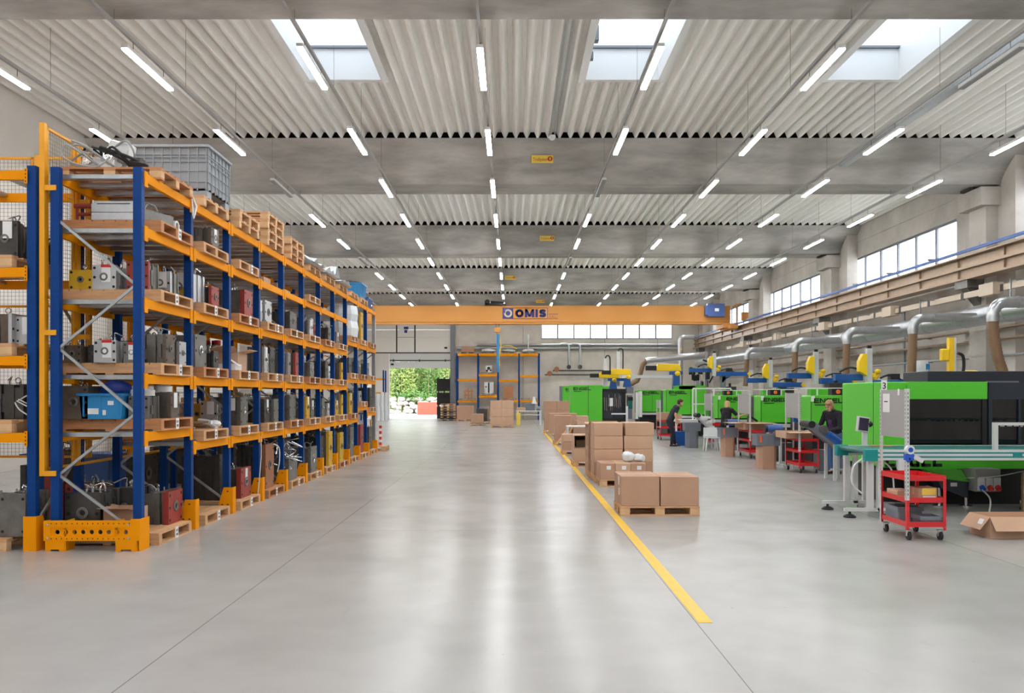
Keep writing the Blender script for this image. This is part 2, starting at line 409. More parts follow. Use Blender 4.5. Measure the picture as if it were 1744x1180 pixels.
# roof beams with curved flanks, columns with corbels
def beam_poly(yf):
    yn = yf-1.2; P = []
    for i in range(9):
        t = i/8; P.append((yn-1.15*(1-t)**1.7, ZC-(ZC-ZB)*t**.8 if i else ZC))
    P[-1] = (yn, ZB); P.append((yf, ZB))
    for i in range(1, 9):
        t = 1-i/8; P.append((yf+1.15*(1-t)**1.7, ZC-(ZC-ZB)*t**.8 if i < 8 else ZC))
    return P
for k, yf in enumerate(FARS):
    struct(MB().prism(beam_poly(yf), 'x', XL, XR-.02), 'ceiling_beam', 'concrete')
    if k < 2: continue
    mb = MB(); yc = yf-.6
    mb.box(14.0, XR, yc-.45, yc+.45, 0, 7.4); mb.box(13.75, XR, yc-.62, yc+.62, 7.4, 7.93); mb.box(14.35, XR, yc-1.3, yc+1.3, 0, 9.0)
    struct(mb, 'column', 'concrete_wall')
    struct(MB().box(13.62, 13.95, yc-.25, yc+.25, 7.931, 7.999).box(13.7, 13.78, yc-.3, yc-.1, 7.93, 8.15), 'trim_%d' % (10+k), 'roof_dark')
    struct(MB().box(XL, XL+.5, yc-.4, yc+.4, 0, 8.0), 'column', 'concrete_wall')
# corrugated roof sheets and roof slab, skylights cut out of the second bay
SKY = [(-4.65, -2.95), (1.62, 3.35), (7.1, 8.8)]; SY0, SY1 = 14.35, 18.7
def corr(mb, x0, x1, y0, y1, per=.305, d=.165):
    P = []; x = XL
    pts = []
    n = int((XR-XL)/per)+1
    for i in range(n):
        a = XL+i*per
        pts += [(a, ZC+d), (a+.1, ZC+d), (a+.17, ZC+.004), (a+.225, ZC+.004)]
    def zat(xx):
        for (xa, za), (xb, zb) in zip(pts, pts[1:]):
            if xa <= xx <= xb: return za+(zb-za)*(xx-xa)/max(1e-6, xb-xa)
        return ZC+d
    P = [(x0, zat(x0))]+[p for p in pts if x0 < p[0] < x1]+[(x1, zat(x1))]
    vs = []; fs = []
    for px_, pz in P: vs += [(px_, y0, pz), (px_, y1, pz)]
    for i in range(len(P)-1): fs.append((2*i, 2*i+1, 2*i+3, 2*i+2))
    mb.add(vs, fs)
def slab(mb, x0, x1, y0, y1): mb.box(x0, x1, y0, y1, ROOF, ROOF+.1)
edges = [YF-1]+FARS+[YB+1.2]
for k in range(len(edges)-1):
    y0 = edges[k]+1.0 if k else YF; y1 = min(edges[k+1]-2.33, YB)
    if k == len(edges)-2: y1 = YB
    if y1 <= y0: y0 = y1-.3
    mb = MB()
    if k == 3:
        x = XL
        for a, b in SKY:
            corr(mb, x, a, y0, y1); corr(mb, a, b, SY1, y1); x = b
            if SY0 > y0: corr(mb, a, b, y0, SY0)
        corr(mb, x, XR, y0, y1)
    else: corr(mb, XL, XR, y0, y1)
    struct(mb, 'ceiling', 'sheet_white', smooth=False)
mb = MB(); x = XL-.3
for a, b in SKY:
    slab(mb, x, a, YF-.3, YB+.3); slab(mb, a, b, YF-.3, SY0); slab(mb, a, b, SY1, YB+.3); x = b
slab(mb, x, XR+.3, YF-.3, YB+.3)
struct(mb, 'roof_slab', 'roof_dark')  # dark slab added over the sheets so no sky light leaks in
for i, (a, b) in enumerate(SKY):
    mb = MB(); z0, z1 = ZC-.04, ZC+.72; t = .04
    mb.box(a, a+t, SY0, SY1, z0, z1).box(b-t, b, SY0, SY1, z0, z1).box(a+t, b-t, SY1-t, SY1, z0, z1).box(a+t, b-t, SY0, SY0+t, z0, z1)
    mb.box(a-.12, a, SY0, SY1+.12, z0, z0+.03).box(b, b+.12, SY0, SY1+.12, z0, z0+.03).box(a, b, SY1, SY1+.12, z0, z0+.03)
    o = struct(mb, 'window_%d' % (20+i), 'white_paint')
    MB().box(a+t, b-t, SY0+t, SY0+.12, z1-.06, z1-.01).box(a+t, b-t, SY1-.12, SY1-t, z1-.06, z1-.01).build('frame', 'aluminium_frame', o)
    N = 8; vs = []; fs = []
    for q in range(N+1):
        u = q/N; xx = a+(b-a)*u; zz = z1+.04*math.sin(math.pi*u)
        vs += [(xx, SY0, zz), (xx, SY1, zz)]
    for q in range(N): fs.append((2*q, 2*q+2, 2*q+3, 2*q+1))
    MB().add(vs, fs).build('pane', 'dome', o)
# opener chain on the middle skylight
mb = MB(); y = 17.2
mb.box(1.66, 1.80, y-.1, y+.1, 9.2, 9.5).tube([(1.72,y,9.4),(1.85,y-1.2,9.55),(1.95,y-2,9.7)], .012, 6).box(1.62, 1.74, y+.5, y+.64, 9.05, 9.2)
tag(mb.build('window_opener', 'aluminium_frame'), 'motor opener with cables at the middle skylight edge', 'window opener')

# sectional door in the back wall
Yd = YB-.12
mb = MB()
for i in range(8):
    z0 = PZ(600, YB)+i*.56; z1 = min(z0+.55, 8.2)
    if z0 < 8: mb.box(DX0-.2, DX1-.03, Yd, Yd+.06, z0, z1)
dr = struct(mb, 'door_1', 'door_panel')
zb = PZ(600, YB)
MB().box(DX0-.2, DX1-.03, Yd-.01, Yd+.07, zb-.08, zb).build('bottom_seal', 'black', dr)
mb = MB()
for px in (676, 707): x = PX(px, YB); mb.box(x-.05, x+.05, Yd-.015, Yd, zb, zb+2.2)
mb.build('wicket_frame', 'black', dr)
MB().box(PX(676,YB)+.05, PX(707,YB)-.05, Yd-.04, Yd-.015, zb+1.1, zb+1.14).build('push_bar', 'panel_grey', dr)
s_ = MB().box(PX(680,YB), PX(696,YB), Yd-.02, Yd, PZ(568,YB), PZ(556,YB)).build('notice', 'paper', dr)
MB().box(PX(688,YB), PX(696,YB), Yd-.022, Yd-.02, PZ(561,YB), PZ(556.5,YB)).box(PX(689,YB), PX(694,YB), Yd-.022, Yd-.02, PZ(567,YB), PZ(562,YB)).build('notice_print', 'logo_blue', s_)
MB().box(DX1-.03, DX1+.32, Yd-.2, YB, 0, 7.4).build('guide_rail', 'aluminium_frame', dr)
MB().box(PX(757,YB), PX(762,YB), Yd-.03, Yd, PZ(594,YB), PZ(591,YB)).build('grip', 'black', dr)
# vestibule with the outer door behind it
Yo = YB+3.4
def XO(px): return PX(px, Yo)
def ZO(py): return PZ(py, Yo)
mb = MB(); jx = PX(659, YB)
mb.box(DX0-.3, XO(663), Yo, Yo+.15, 0, 6.2); mb.box(XO(768)+.3, XO(768)+1.0, Yo, Yo+.15, 0, 6.2)
mb.box(XO(663), XO(768)+.3, Yo, Yo+.15, ZO(607), 6.2)
mb.box(DX0-.2, DX0, YB+.3, Yo, 0, 6.2); mb.box(DX1+.3, DX1+.45, YB+.3, Yo, 0, 6.2); mb.box(DX0-.2, DX1+.45, YB+.3, Yo+.15, 6.2, 6.35)
struct(mb, 'wall_vestibule', 'wall_white')
struct(MB().box(DX0-.2, DX1+.45, YB+.3, Yo+.15, -.3, 0), 'floor_vestibule', 'ground_pale')
mb = MB()
mb.box(XO(663), XO(768)+.3, Yo-.08, Yo-.02, ZO(627), ZO(616)).box(XO(663), XO(768)+.3, Yo-.08, Yo-.02, ZO(615.6), ZO(604))
d2 = struct(mb, 'door_2', 'white_paint')
mb = MB().cyl((XO(663), Yo-.2, ZO(614)), (XO(768), Yo-.2, ZO(614)), .04, n=8)
for px in (664, 671, 715, 759): mb.cyl((XO(px)-.05, Yo-.2, ZO(614)), (XO(px)+.05, Yo-.2, ZO(614)), .1, n=10)
mb.build('spring_shaft', 'steel_dark', d2)
MB().box(XO(666), XO(671), Yo-.1, Yo-.08, ZO(622), ZO(619)).build('grip', 'black', d2)
MB().box(XO(661), XO(664), Yo-.25, Yo, 0, ZO(603)).build('guide_rail', 'aluminium_frame', d2)
# column of the jamb on the left and inner pillar of the wall
struct(MB().box(PX(652,YB), PX(663,YB), YB-.1, YB+.25, 0, zb-.1), 'trim_4', 'wall_white')
# outside
struct(MB().box(-60, 40, Yo+.15, 130, -.35, -.05), 'ground', 'ground_pale')
r2 = random.Random(3)
def rough_ball(mb, c, r, sq=(1,1,.75), n=9, m=6):
    b = len(mb.v); mb.ell(c, (r*sq[0], r*sq[1], r*sq[2]), n, m)
    for i in range(b, len(mb.v)):
        p = Vector(mb.v[i]); d = (p-Vector(c)); p = Vector(c)+d*r2.uniform(.78, 1.15); mb.v[i] = tuple(p)
k = 0
for i in range(64):
    row = i % 4; x = -12+ (i//4)*.66+r2.uniform(-.2,.2); z = .15+row*.42+r2.uniform(-.1,.1)
    mb = MB(); rough_ball(mb, (0,0,0), r2.uniform(.26,.44), (1.15,.9,.75)); o = mb.build('boulder', 'rock' if i % 3 else 'rock_red', smooth=False, loc=(x, 82+row*.5, z))
    if i == 0: LABELS['pale boulder in the rough stone bank outside the open door'] = o
    o['label'] = 'pale boulder in the rough stone bank outside the open door'; o['category'] = 'rock'; o['group'] = 'boulders of the bank outside'
tag(MB().box(PX(711,78), PX(748,78), 78, 79.2, -.05, PZ(685,78)).build('brick_wall', 'brick_red'), 'low reddish wall outside in front of the stone bank', 'wall')
def shrub(label, x, y, h, w, seed, mt, name='bamboo'):
    rr = random.Random(seed); lf = MB(); st = MB()
    for i in range(14):
        a = rr.uniform(0, 6.28); r = rr.uniform(0, w*.5); bx, by = r*math.cos(a), r*math.sin(a)*.5; hh = h*rr.uniform(.65, 1)
        st.tube([(bx,by,0),(bx*1.2,by,hh*.5),(bx*1.7+rr.uniform(-.3,.3),by,hh)], .035, 5)
        for j in range(95):
            t = rr.uniform(.08, 1); c = Vector((bx*(1+.7*t)+rr.uniform(-.55,.55), by+rr.uniform(-.5,.5), hh*t+rr.uniform(-.2,.2)))
            d = Vector((rr.uniform(-1,1), rr.uniform(-1,1), rr.uniform(-.8,.3))).normalized()*rr.uniform(.25,.5); s_ = d.orthogonal().normalized()*.08
            lf.add([c, c+d*.5+s_, c+d, c+d*.5-s_], [(0,1,2,3)])
    t = thing(name, label, 'bush', (x, y, -.05)); lf.build('foliage', mt, t, smooth=False); st.build('stem', 'stem', t)
mb = MB(); n = 14; vs = []; fs = []
for i in range(n+1):
    for j in range(6): vs.append((-60+i*110/n, 98+j*5, -.2+ (j/5)*(6.4+.8*math.sin(i*1.3)+r2.uniform(-.6,.6))))
for i in range(n):
    for j in range(5): fs.append((i*6+j,(i+1)*6+j,(i+1)*6+j+1,i*6+j+1))
struct(mb.add(vs,fs), 'hill', 'leaf_dark')  # backdrop added so the bright gaps in the bamboo turn darker green
bl = ['light green bamboo clump outside behind the door left edge', 'dark green bamboo clump outside next to the door left edge', 'pale bamboo clump outside left of the door middle', 'dense bamboo clump outside at the door middle',
      'light bamboo clump outside right of the door middle', 'dark bamboo clump outside near the dark crates', 'pale bamboo clump outside behind the dark crates']
for i, lb in enumerate(bl): shrub(lb, PX(655+i*20, 88), 88+(i % 2)*1.5, 7.4, 2.2, 20+i, 'leaf' if i % 3 == 1 else 'leaf_light')
shrub('low green bush outside on top of the stone bank', PX(707, 84), 83.8, 2.7, 1.6, 77, 'leaf', 'bush')
for i in range(4):
    shrub(['treetop branches outside past the first panes of the back window','treetop branches outside past the second panes of the back window','treetop leaves outside past the middle of the back window','treetop leaves outside past the far end of the back window'][i], PX(930+i*22+(i>1)*40, 95), 95, 8.6, 2.5, 50+i, 'leaf', 'tree')

# ================================================================ LIGHT ROWS
ROWS = [-9.05, -6.4, -3.5, -.54, 2.44, 5.44, 8.37, 11.4]
rown = ['leftmost row','second row from the left','third row from the left','fourth row from the left','fourth row from the right','third row from the right','second row from the right','rightmost row']
ZL = 7.5
hous = MB().box(-.055,.055,-.925,.925,.025,.085).mesh('housing','white_paint')
diff = MB().box(-.05,.05,-.915,.915,0,.025).mesh('diffuser','led')
dofm = MB().box(-.05,.05,-.915,.915,0,.025).mesh('diffuser','led_off')
hm = MB().cyl((0,-.6,.085),(0,-.6,.25),.006,n=5).cyl((0,.6,.085),(0,.6,.25),.006,n=5).mesh('hanger','wire')
OFF = {(1,2),(4,2),(4,5),(1,5),(6,0)}
for r, x in enumerate(ROWS):
    ra = thing('light_track', 'white track with wires carrying the '+['first row of lamps from the left wall','second row of lamps from the left wall','third row of lamps from the left wall','fourth row of lamps, over the aisle middle','fifth row of lamps, beside the middle skylight','sixth row of lamps, right of the cartons','seventh row of lamps, above the machines','row of lamps closest to the right wall'][r], 'light track', (x,0,0), group='light tracks')
    MB().box(-.025,.025,YF+1,60,ZL+.25,ZL+.31).build('rail','panel_grey',ra)
    mb = MB()
    for q in range(25):
        y = -10+q*2.9
        top = ZC
        for yf in FARS:
            if yf-2.3 < y < yf+1.1: top = ZB
        mb.cyl((0,y,ZL+.31),(0,y,top),.004,n=4,cap=False)
    mb.build('suspension_wires','wire',ra)
    for k in range(-6, 11):  # negative k: unseen lamps, added to light the foreground
        y = 14.42+4.17*k+(.05*(r % 2))
        off = (r, k) in OFF
        if not off and (r,k) in {(3,11)}: continue
        nth = k+1 if k >= 0 else None
        if nth: lb = '%s tube lamp, %s from the camera in the %s' % ('unlit' if off else 'lit', ORD[nth], rown[r])
        else: lb = 'tube lamp overhead out of view, number %s, of the %s' % (ORD[1-k], rown[r])
        t = thing('tube_light', lb, 'ceiling light', (x, y, ZL), group='LED tube lamps')
        put(hous,'housing',t); put(dofm if off else diff,'diffuser',t); put(hm,'hanger',t)
# conduit along the ceiling and detectors
mb = MB().box(1.0,1.05,14.6,23.0,ZC-.06,ZC-.01).box(1.14,1.18,14.6,23.0,ZC-.05,ZC-.01)
tag(mb.build('conduit','galvanised'), 'pair of thin conduits along the white ceiling near the middle skylight', 'conduit')
tag(MB().lathe([(.09,0),(.1,-.06),(.06,-.12),(.03,-.13)],(1.09,22.6,ZC-.06),12).build('smoke_detector','white_paint'), 'small round smoke detector at the end of the ceiling conduit', 'smoke detector')
# cable tray above seventh row
tag(MB().box(8.95,9.15,13.8,22.5,ZL+.55,ZL+.57).box(8.95,8.97,13.8,22.5,ZL+.57,ZL+.63).box(9.13,9.15,13.8,22.5,ZL+.57,ZL+.63).build('cable_tray','galvanised'), 'perforated cable tray beside the lamps right of the last skylight', 'cable tray')
# maker signs on the beams
for k, (px, py) in enumerate(((923,284),(931,421),(869,484),(920,508))):
    yf = FARS[k+3]; y = yf-1.2-.42; x = PX(px,y); z = 8.62
    t = thing('sign', 'small yellow maker sign on the %s roof beam ahead' % ORD[k+1], 'sign', (x,y-.33,z-.1), group='yellow beam signs')
    w, h = .62, .22
    MB().box(-w/2,w/2,-.015,0,-h/2,h/2).build('plate','sign_yellow',t)
    text('lettering','TruSystem',.13,'sign_red',t,(-w/2+.04,-.016,-.05),sx=.8)
    MB().lathe([(.07,-.017),(.07,-.02)],(w/2-.09,0,.01),16,'y').build('logo_disc','sign_red',t)
    MB().box(w/2-.11,w/2-.07,-.022,-.02,-.03,.05).build('logo_mark','sign_yellow',t)

# ================================================================ CRANE, RUNWAY AND WALL SERVICES
YC = 49.8; GX0, GX1 = -11.0, 13.2; GZ0, GZ1 = PZ(552,YC), PZ(520.5,YC)
cr = thing('overhead_crane','orange yellow overhead travelling crane girder spanning the hall','crane',(0,YC,0))
mb = MB().box(GX0,GX1,0,.55,GZ0+.12,GZ1).box(GX0,GX1,-.06,.61,GZ0,GZ0+.1); mb.build('girder','crane_yellow',cr,bevel=.01)
x0, x1, z0, z1 = PX(856,YC), PX(933,YC), PZ(543,YC), PZ(524,YC)
sg = MB().box(x0,x1,-.012,0,z0,z1).build('logo_panel','crane_yellow',cr)
fr = MB(); b = .03
fr.box(x0,x1,-.02,-.012,z0,z0+b).box(x0,x1,-.02,-.012,z1-b,z1).box(x1-b,x1,-.02,-.012,z0,z1).box(x0,x0+.64,-.02,-.012,z0+b,z1-b)
fr.build('logo_border','logo_blue',sg)
cx, cz = x0+.33, (z0+z1)/2
MB().lathe([(.25,-.026),(.25,-.02)],(cx,0,cz),24,'y').build('logo_ring','busbar',sg)
MB().lathe([(.14,-.031),(.14,-.026)],(cx,0,cz),24,'y').box(cx-.25,cx-.17,-.03,-.026,cz+.02,cz+.28).build('logo_core','logo_blue',sg)
block_text('lettering','OMIS',.5,'logo_blue',sg,(x0+.76,-.013,cz-.25),.74,.3,.26)
q = MB().box(x1+.05,x1+.62,-.02,-.012,z0,z0+.03).box(x1+.05,x1+.62,-.02,-.012,z0+.27,z0+.3); q.build('small_frame','logo_blue',sg)
text('small_lettering','S.R.L.',.2,'sign_red',sg,(x1+.1,-.016,z0+.07))
MB().box(GX1-.55,GX1+.25,-.4,1.3,GZ0-.25,GZ0+.02).box(GX1-.25,GX1+.2,-1.0,1.6,GZ0-.32,GZ0-.12).build('end_carriage','crane_yellow',cr)
MB().box(PX(1203,YC),PX(1232,YC),-.35,-.06,PZ(540,YC),PZ(518,YC)).box(PX(1199,YC),PX(1203,YC),-.3,-.1,PZ(537,YC),PZ(522,YC)).build('control_cabinet','cabinet_blue',cr)
MB().box(PX(1215,YC),PX(1222,YC),-.36,-.35,PZ(531,YC),PZ(526,YC)).build('cabinet_label','paper',cr)
MB().cyl((PX(1245,YC),-.3,GZ1-.1),(PX(1260,YC),-.3,GZ1+.1),.05,n=6).cyl((PX(1252,YC),-.3,GZ0),(PX(1252,YC),-.3,GZ1+.1),.04,n=6).box(PX(1262,YC),PX(1275,YC),-.3,0,GZ0+.2,GZ0+.7).build('buffer_gear','crane_yellow',cr)
mb = MB().box(PX(826,YC),PX(862,YC),-.2,.7,GZ1+.02,GZ1+.12).lathe([(.16,-.2),(.16,.5)],(PX(830,YC),0,GZ1+.2),14,'y').cyl((PX(836,YC),0,GZ1+.2),(PX(858,YC),0,GZ1+.14),.09,n=10)
mb.build('hoist_trolley','black',cr)
mb = MB()
for px in (845,850): mb.cyl((PX(px,YC),-.25,GZ0+.02),(PX(px,YC),-.25,PZ(560,YC)),.015,n=5)
mb.build('hoist_rope','cable_black',cr)
MB().box(PX(842.5,YC),PX(852.5,YC),-.35,-.15,PZ(566,YC),PZ(558,YC)).cyl((PX(847.5,YC),-.25,PZ(566,YC)),(PX(847.5,YC),-.25,PZ(570,YC)),.08,n=8).build('hook_block','crane_yellow',cr)
st = MB().box(PX(846,YC),PX(850,YC),YC-.33,YC-.25,PZ(634,YC),PZ(569,YC)).build('lifting_strop','strop_blue')
tag(st,'blue lifting strop hanging from the crane hook','lifting strop')
tag(MB().tube([(PX(851,YC),YC-.25,PZ(570,YC)),(PX(853,YC),YC-.25,PZ(590,YC)),(PX(850,YC),YC-.25,PZ(610,YC)),(PX(852,YC),YC-.25,PZ(622,YC))],.03,6).build('lifting_sling','sign_yellow'),'thin yellow sling hanging beside the blue strop','sling')
# crane runway on the right wall
rw = thing('crane_runway','long crane runway beam along the right concrete wall','crane runway')
mb = MB().box(13.45,13.9,5,YB-.1,5.92,5.96).box(13.64,13.7,5,YB-.1,5.3,5.92).box(13.45,13.9,5,YB-.1,5.24,5.3); mb.build('girder','rail_steel',rw)
MB().box(13.64,13.7,5,YB-.1,5.96,6.0).build('rail','steel',rw)
mb = MB()
for q in range(24): y = 6.2+2.36*q; mb.box(13.58,13.64,y,y+.015,5.3,5.92)
mb.build('stiffeners','rail_steel',rw)
MB().box(13.52,13.64,5,YB-.1,5.58,5.61).box(13.52,13.535,5,YB-.1,5.61,5.66).build('angle_rail','rail_steel',rw)
for yf in FARS[2:]: MB().box(13.5,14.0,yf-.95,yf-.25,5.0,5.24).prism([(13.6,5.0),(14.0,5.0),(14.0,4.5)],'y',yf-.8,yf-.4).build('bracket','steel',rw)
cl = thing('conductor_line','blue current conductor line above the crane runway beam','conductor line')
MB().box(13.36,13.42,5,YB-.2,6.02,6.1).build('conductor','rail_blue',cl)
for q in range(20): y = 6+2.9*q; MB().box(13.3,13.62,y,y+.06,6.1,6.16).build('holder','panel_grey',cl)
# busbar trunking
bb = thing('busbar_trunking','beige electrical busbar trunking with joint boxes along the right wall','busbar')
mb = MB().box(13.55,13.65,8,52,4.7,4.87); mb.build('trunking','busbar',bb)
mb = MB()
for q in range(22): y = 8.7+2.0*q; mb.box(13.54,13.55,y,y+.14,4.69,4.88)
mb.build('joint_strap','steel_dark',bb)
for q in range(7): y = 10.5+6.2*q; MB().box(13.38,13.68,y,y+.7,4.62,4.96).build('tap_box','busbar',bb)
for q in range(10):
    y = 9+4.4*q; xw = XR-.001
    for yf in FARS:
        if yf-1.95 < y < yf+.75: xw = 13.99
    MB().box(13.6,xw,y,y+.05,4.87,4.93).build('bracket','galvanised',bb)
# main ventilation duct with branches
R_ = .27
dt = thing('ventilation_duct','large round galvanised duct running along the right wall','duct')
MB().cyl((13.1,8,4.02),(13.1,58,4.02),R_,n=24).build('main_pipe','duct',dt)
mb = MB()
for q in range(24): y = 9+2.1*q; mb.cyl((13.1,y,4.02),(13.1,y+.05,4.02),R_+.012,n=24)
mb.build('joint_band','duct',dt)
for q in range(10):
    y = 12+4.8*q; MB().box(13.08,13.12,y,y+.03,4.29,4.85).box(13.08,14.3,y,y+.03,4.83,4.87).build('hanger','galvanised',dt)
def arc(c, r, a0, a1, n=7): return [(c[0]+r*math.cos(a0+(a1-a0)*i/n), c[1], c[2]+r*math.sin(a0+(a1-a0)*i/n)) for i in range(n+1)]
BR = [(19.0,'bent brown hose over the nearest dark machine'),(22.8,'hose over the woman with the conveyor'),(27.3,'second hose from the big dark machine'),(32.3,'third hose from the big dark machine'),(39.0,'farthest straight hose')]
for i, (y, nm) in enumerate(BR):
    x = 11.1; z = 3.95; r = .16
    e = MB().tube([(13.0,y,z)]+[(x+.3,y,z)]+arc((x+.3,0*0+y,z-.3),.3,math.pi/2,math.pi)+[(x,y,z-.45)],.13,16); e.build('branch_pipe','duct',dt)
    MB().cyl((x+.55,y,z),(x+.6,y,z),.14,n=16).cyl((x,y,z-.38),(x,y,z-.32),.14,n=16).build('branch_clamp','duct',dt)
    h = MB()
    if i == 0: pts = [(x,y,z-.42),(x+.02,y,z-.8),(x+.12,y,z-1.3),(x+.28,y,z-1.75),(x+.45,y,z-2.1)]
    else: pts = [(x,y,z-.42),(x-.01,y,z-.9),(x-.03,y,z-1.4),(x-.06,y,z-1.75 )]
    P2 = []; RR = []
    for a, b in zip(pts, pts[1:]):
        for q in range(12): P2.append(Vector(a).lerp(Vector(b), q/12)); RR.append(.122 if q % 2 else .113)
    h.tube(P2, RR, 14)
    tag(h.build('extraction_hose','hose_brown'), 'brown flexible extraction hose, %s from the right end of the duct' % ORD[i+1], 'hose', 'brown extraction hoses')
# thin pipes on the right wall
for i, (xx, z, r, nm) in enumerate(((14.25,3.78,.05,'upper'),(14.25,3.45,.05,'middle'),(14.3,2.96,.035,'lower'))):
    t = thing('wall_pipe','%s thin pipe along the right wall below the duct' % nm,'pipe',group='wall pipes')
    MB().cyl((xx,9,z),(xx,60,z),r,n=10).build('pipe','rail_steel' if i < 2 else 'galvanised',t)
    for q in range(9): y = 11+5.7*q; MB().box(xx,14.35,y,y+.05,z-.06,z-.02).box(xx-.07,xx+.07,y,y+.05,z-r-.02,z-r+.01).build('clip','galvanised',t)
for i, (y, pt) in enumerate(((17.0,5.0),(26.6,8.7),(31.0,5.0),(38.4,8.7))):
    tag(MB().cyl((14.755,y,0),(14.755,y,pt),.04,n=8).build('downpipe','galvanised'), 'thin vertical pipe, %s one along the right wall' % ORD[i+1], 'pipe', 'vertical wall pipes')
# back wall pipes
zp = PZ(587,61)
t = thing('wall_pipe','pair of long pale pipes along the back wall below its window','pipe')
MB().cyl((PX(812,61),61.2,zp),(PX(1158,61),61.2,zp),.08,n=12).build('pipe','duct',t)
MB().cyl((PX(778,61),61.2,PZ(592.5,61)),(PX(1158,61),61.2,PZ(592.5,61)),.12,n=12).build('pipe','duct',t)
for i, px in enumerate((969,988)):
    t = thing('drop_pipe','bent drop pipe with valve on the back wall, %s one' % ('left' if i == 0 else 'right'),'pipe')
    x = PX(px,60.9); MB().tube([(x-.6,61.0,PZ(586,61)),(x-.15,61.0,PZ(586,61)),(x-.03,61,PZ(588,61)),(x,61.0,PZ(591,61)),(x,61.0,PZ(624,61))],.09,10).build('pipe','duct',t)
    MB().lathe([(.16,-.1),(.16,.1)],(x,61.0,PZ(625,61)),14,'y').build('valve','steel_dark',t)
vr = thing('valve_manifold','dark valve manifold with two orange wheels on the back wall','valves')
MB().cyl((PX(928,61),61.1,PZ(638,61)),(PX(1030,61),61.1,PZ(638,61)),.05,n=8).cyl((PX(942,61),61.1,PZ(631,61)),(PX(1030,61),61.1,PZ(631,61)),.05,n=8).box(PX(950,61),PX(950,61)+.06,61.1,61.49,PZ(638,61)-.03,PZ(638,61)+.03).box(PX(1020,61),PX(1020,61)+.06,61.1,61.49,PZ(631,61)-.03,PZ(631,61)+.03).build('pipe','steel_dark',vr)
for px, py in ((936,636),(948,629)): MB().lathe([(.2,-.08),(.2,.0)],(PX(px,61),61.0,PZ(py,61)),12,'y').build('valve_wheel','mold_copper',vr)
vp = thing('riser_pipe','tall pale vent riser rising from the machines at the far right corner','pipe',(PX(1159,56),56,0))
MB().tube([(.9,0,PZ(574,56)),(.25,0,PZ(574,56)),(.05,0,PZ(576,56)),(0,0,PZ(580,56)),(0,0,0)],.17,14).build('pipe','duct',vp)
MB().box(-.05,.05,-.2,-.17,PZ(597,56),PZ(592,56)).build('sticker','sign_yellow',vp)
ld = thing('sloping_duct','sloping round duct with brown hose above the far machines','duct')
MB().tube([(PX(1205,52),52,PZ(604,52)),(PX(1105,52),52,PZ(613,52)),(PX(1100,52),52,PZ(615,52))],.2,14).build('pipe','duct',ld)
MB().tube([(PX(1100,52),52,PZ(615,52)),(PX(1094,52),52,PZ(622,52)),(PX(1090,52),52,PZ(637,52)),(PX(1085,52),52,PZ(648,52)),(PX(1074,52),52,PZ(654,52))],.17,12).build('hose','hose_brown',ld)
MB().cyl((PX(1190,52),52,PZ(604,52)),(PX(1190,52),52,ZC),.012,n=5).cyl((PX(1120,52),52,PZ(611,52)),(PX(1120,52),52,ZC),.012,n=5).build('hanger_rod','wire',ld)
# ================================================================ PALLET RACKS
FX, BX, Y0, P = -4.37, -5.33, 9.61, 1.4775      # front posts, rear posts, first frame, bay pitch
LV = {1: [1.31,1.99,2.88,3.72,4.36], 9: [1.11,2.19,3.18,None,4.36], 10: [1.42,2.19,3.18,None,4.36], 11: [1.23,2.19,3.18,None,4.36]}
for b in range(2, 9): LV[b] = [1.11,1.99,2.88,3.72,4.36]
def upright_mesh(h, d=1, key={}):
    """post open towards +y*d, row of slots on the front face"""
    mb = MB(); w = .05; t = .012
    mb.box(-w, w, -.04, -.028, 0, h).box(-w, -w+t, -.028, .04, 0, h).box(w-t, w, -.028, .04, 0, h)
    mb.box(-w+t, -w+.025, .03, .04, 0, h).box(w-.025, w-t, .03, .04, 0, h)
    mb.cur = 1
    n = int(h/.075)
    for i in range(n):
        z = .45+i*.075
        if z > h-.05: break
        for s in (-1, 1):
            mb.box(s*.028-.0035, s*.028+.0035, -.0408, -.0398, z, z+.022)
            mb.box(w-.0002, w+.0008, s*.014-.0035, s*.014+.0035, z, z+.022)
    return mb.mesh('upright', ['rack_blue', 'slot_blue'])
UM = upright_mesh(4.46)
def lattice(mb, x0, x1, y, z0, zs, t=.03):
    """zigzag of channel bars between the two posts of a frame"""
    a, b = x0, x1
    pts = [(a if i % 2 == 0 else b, z) for i, z in enumerate(zs)]
    for (xa, za), (xb, zb) in zip(pts, pts[1:]):
        mb.bar((xa, y, za), (xb, y, zb), .026, t)
ZS = [3.84,3.09,2.35,1.59,.87,.2]
rk = thing('pallet_rack', 'long blue and orange pallet rack full of molds along the left aisle', 'pallet rack')
bm_ = {}
def beam_mesh(L):
    if L not in bm_:
        mb = MB().box(-.022,.022,0,L,-.055,.055).box(-.03,-.022,.0,L,-.02,.02)
        mb.cur = 1
        for f in (.22,.5,.8): mb.box(-.024,.024,L*f-.05,L*f+.05,.0545,.057)
        bm_[L] = mb.mesh('beam', ['rack_orange','galvanised'])
    return bm_[L]
def conn_mesh(key={}):
    if 'c' not in key:
        mb = MB().box(.0,.01,-.03,.05,-.11,.07).box(-.05,.01,-.032,-.028,-.11,.07)
        mb.cur = 1
        for q in range(4): mb.box(-.03,-.022,-.0335,-.032,-.095+q*.042,-.075+q*.042)
        key['c'] = mb.mesh('connector', ['rack_orange','hole'])
    return key['c']
for i in range(12):
    y = Y0+P*i
    for x, nm in ((FX,'front'),(BX,'rear')):
        u = put(UM, 'upright', rk, (x, y, 0))
    if i == 11:
        pass
    mb = MB(); lattice(mb, BX+.03, FX-.03, y, 0, ZS); mb.box(BX+.03,FX-.03,y-.015,y+.015,.1,.13); mb.build('frame_brace','galvanised',rk)
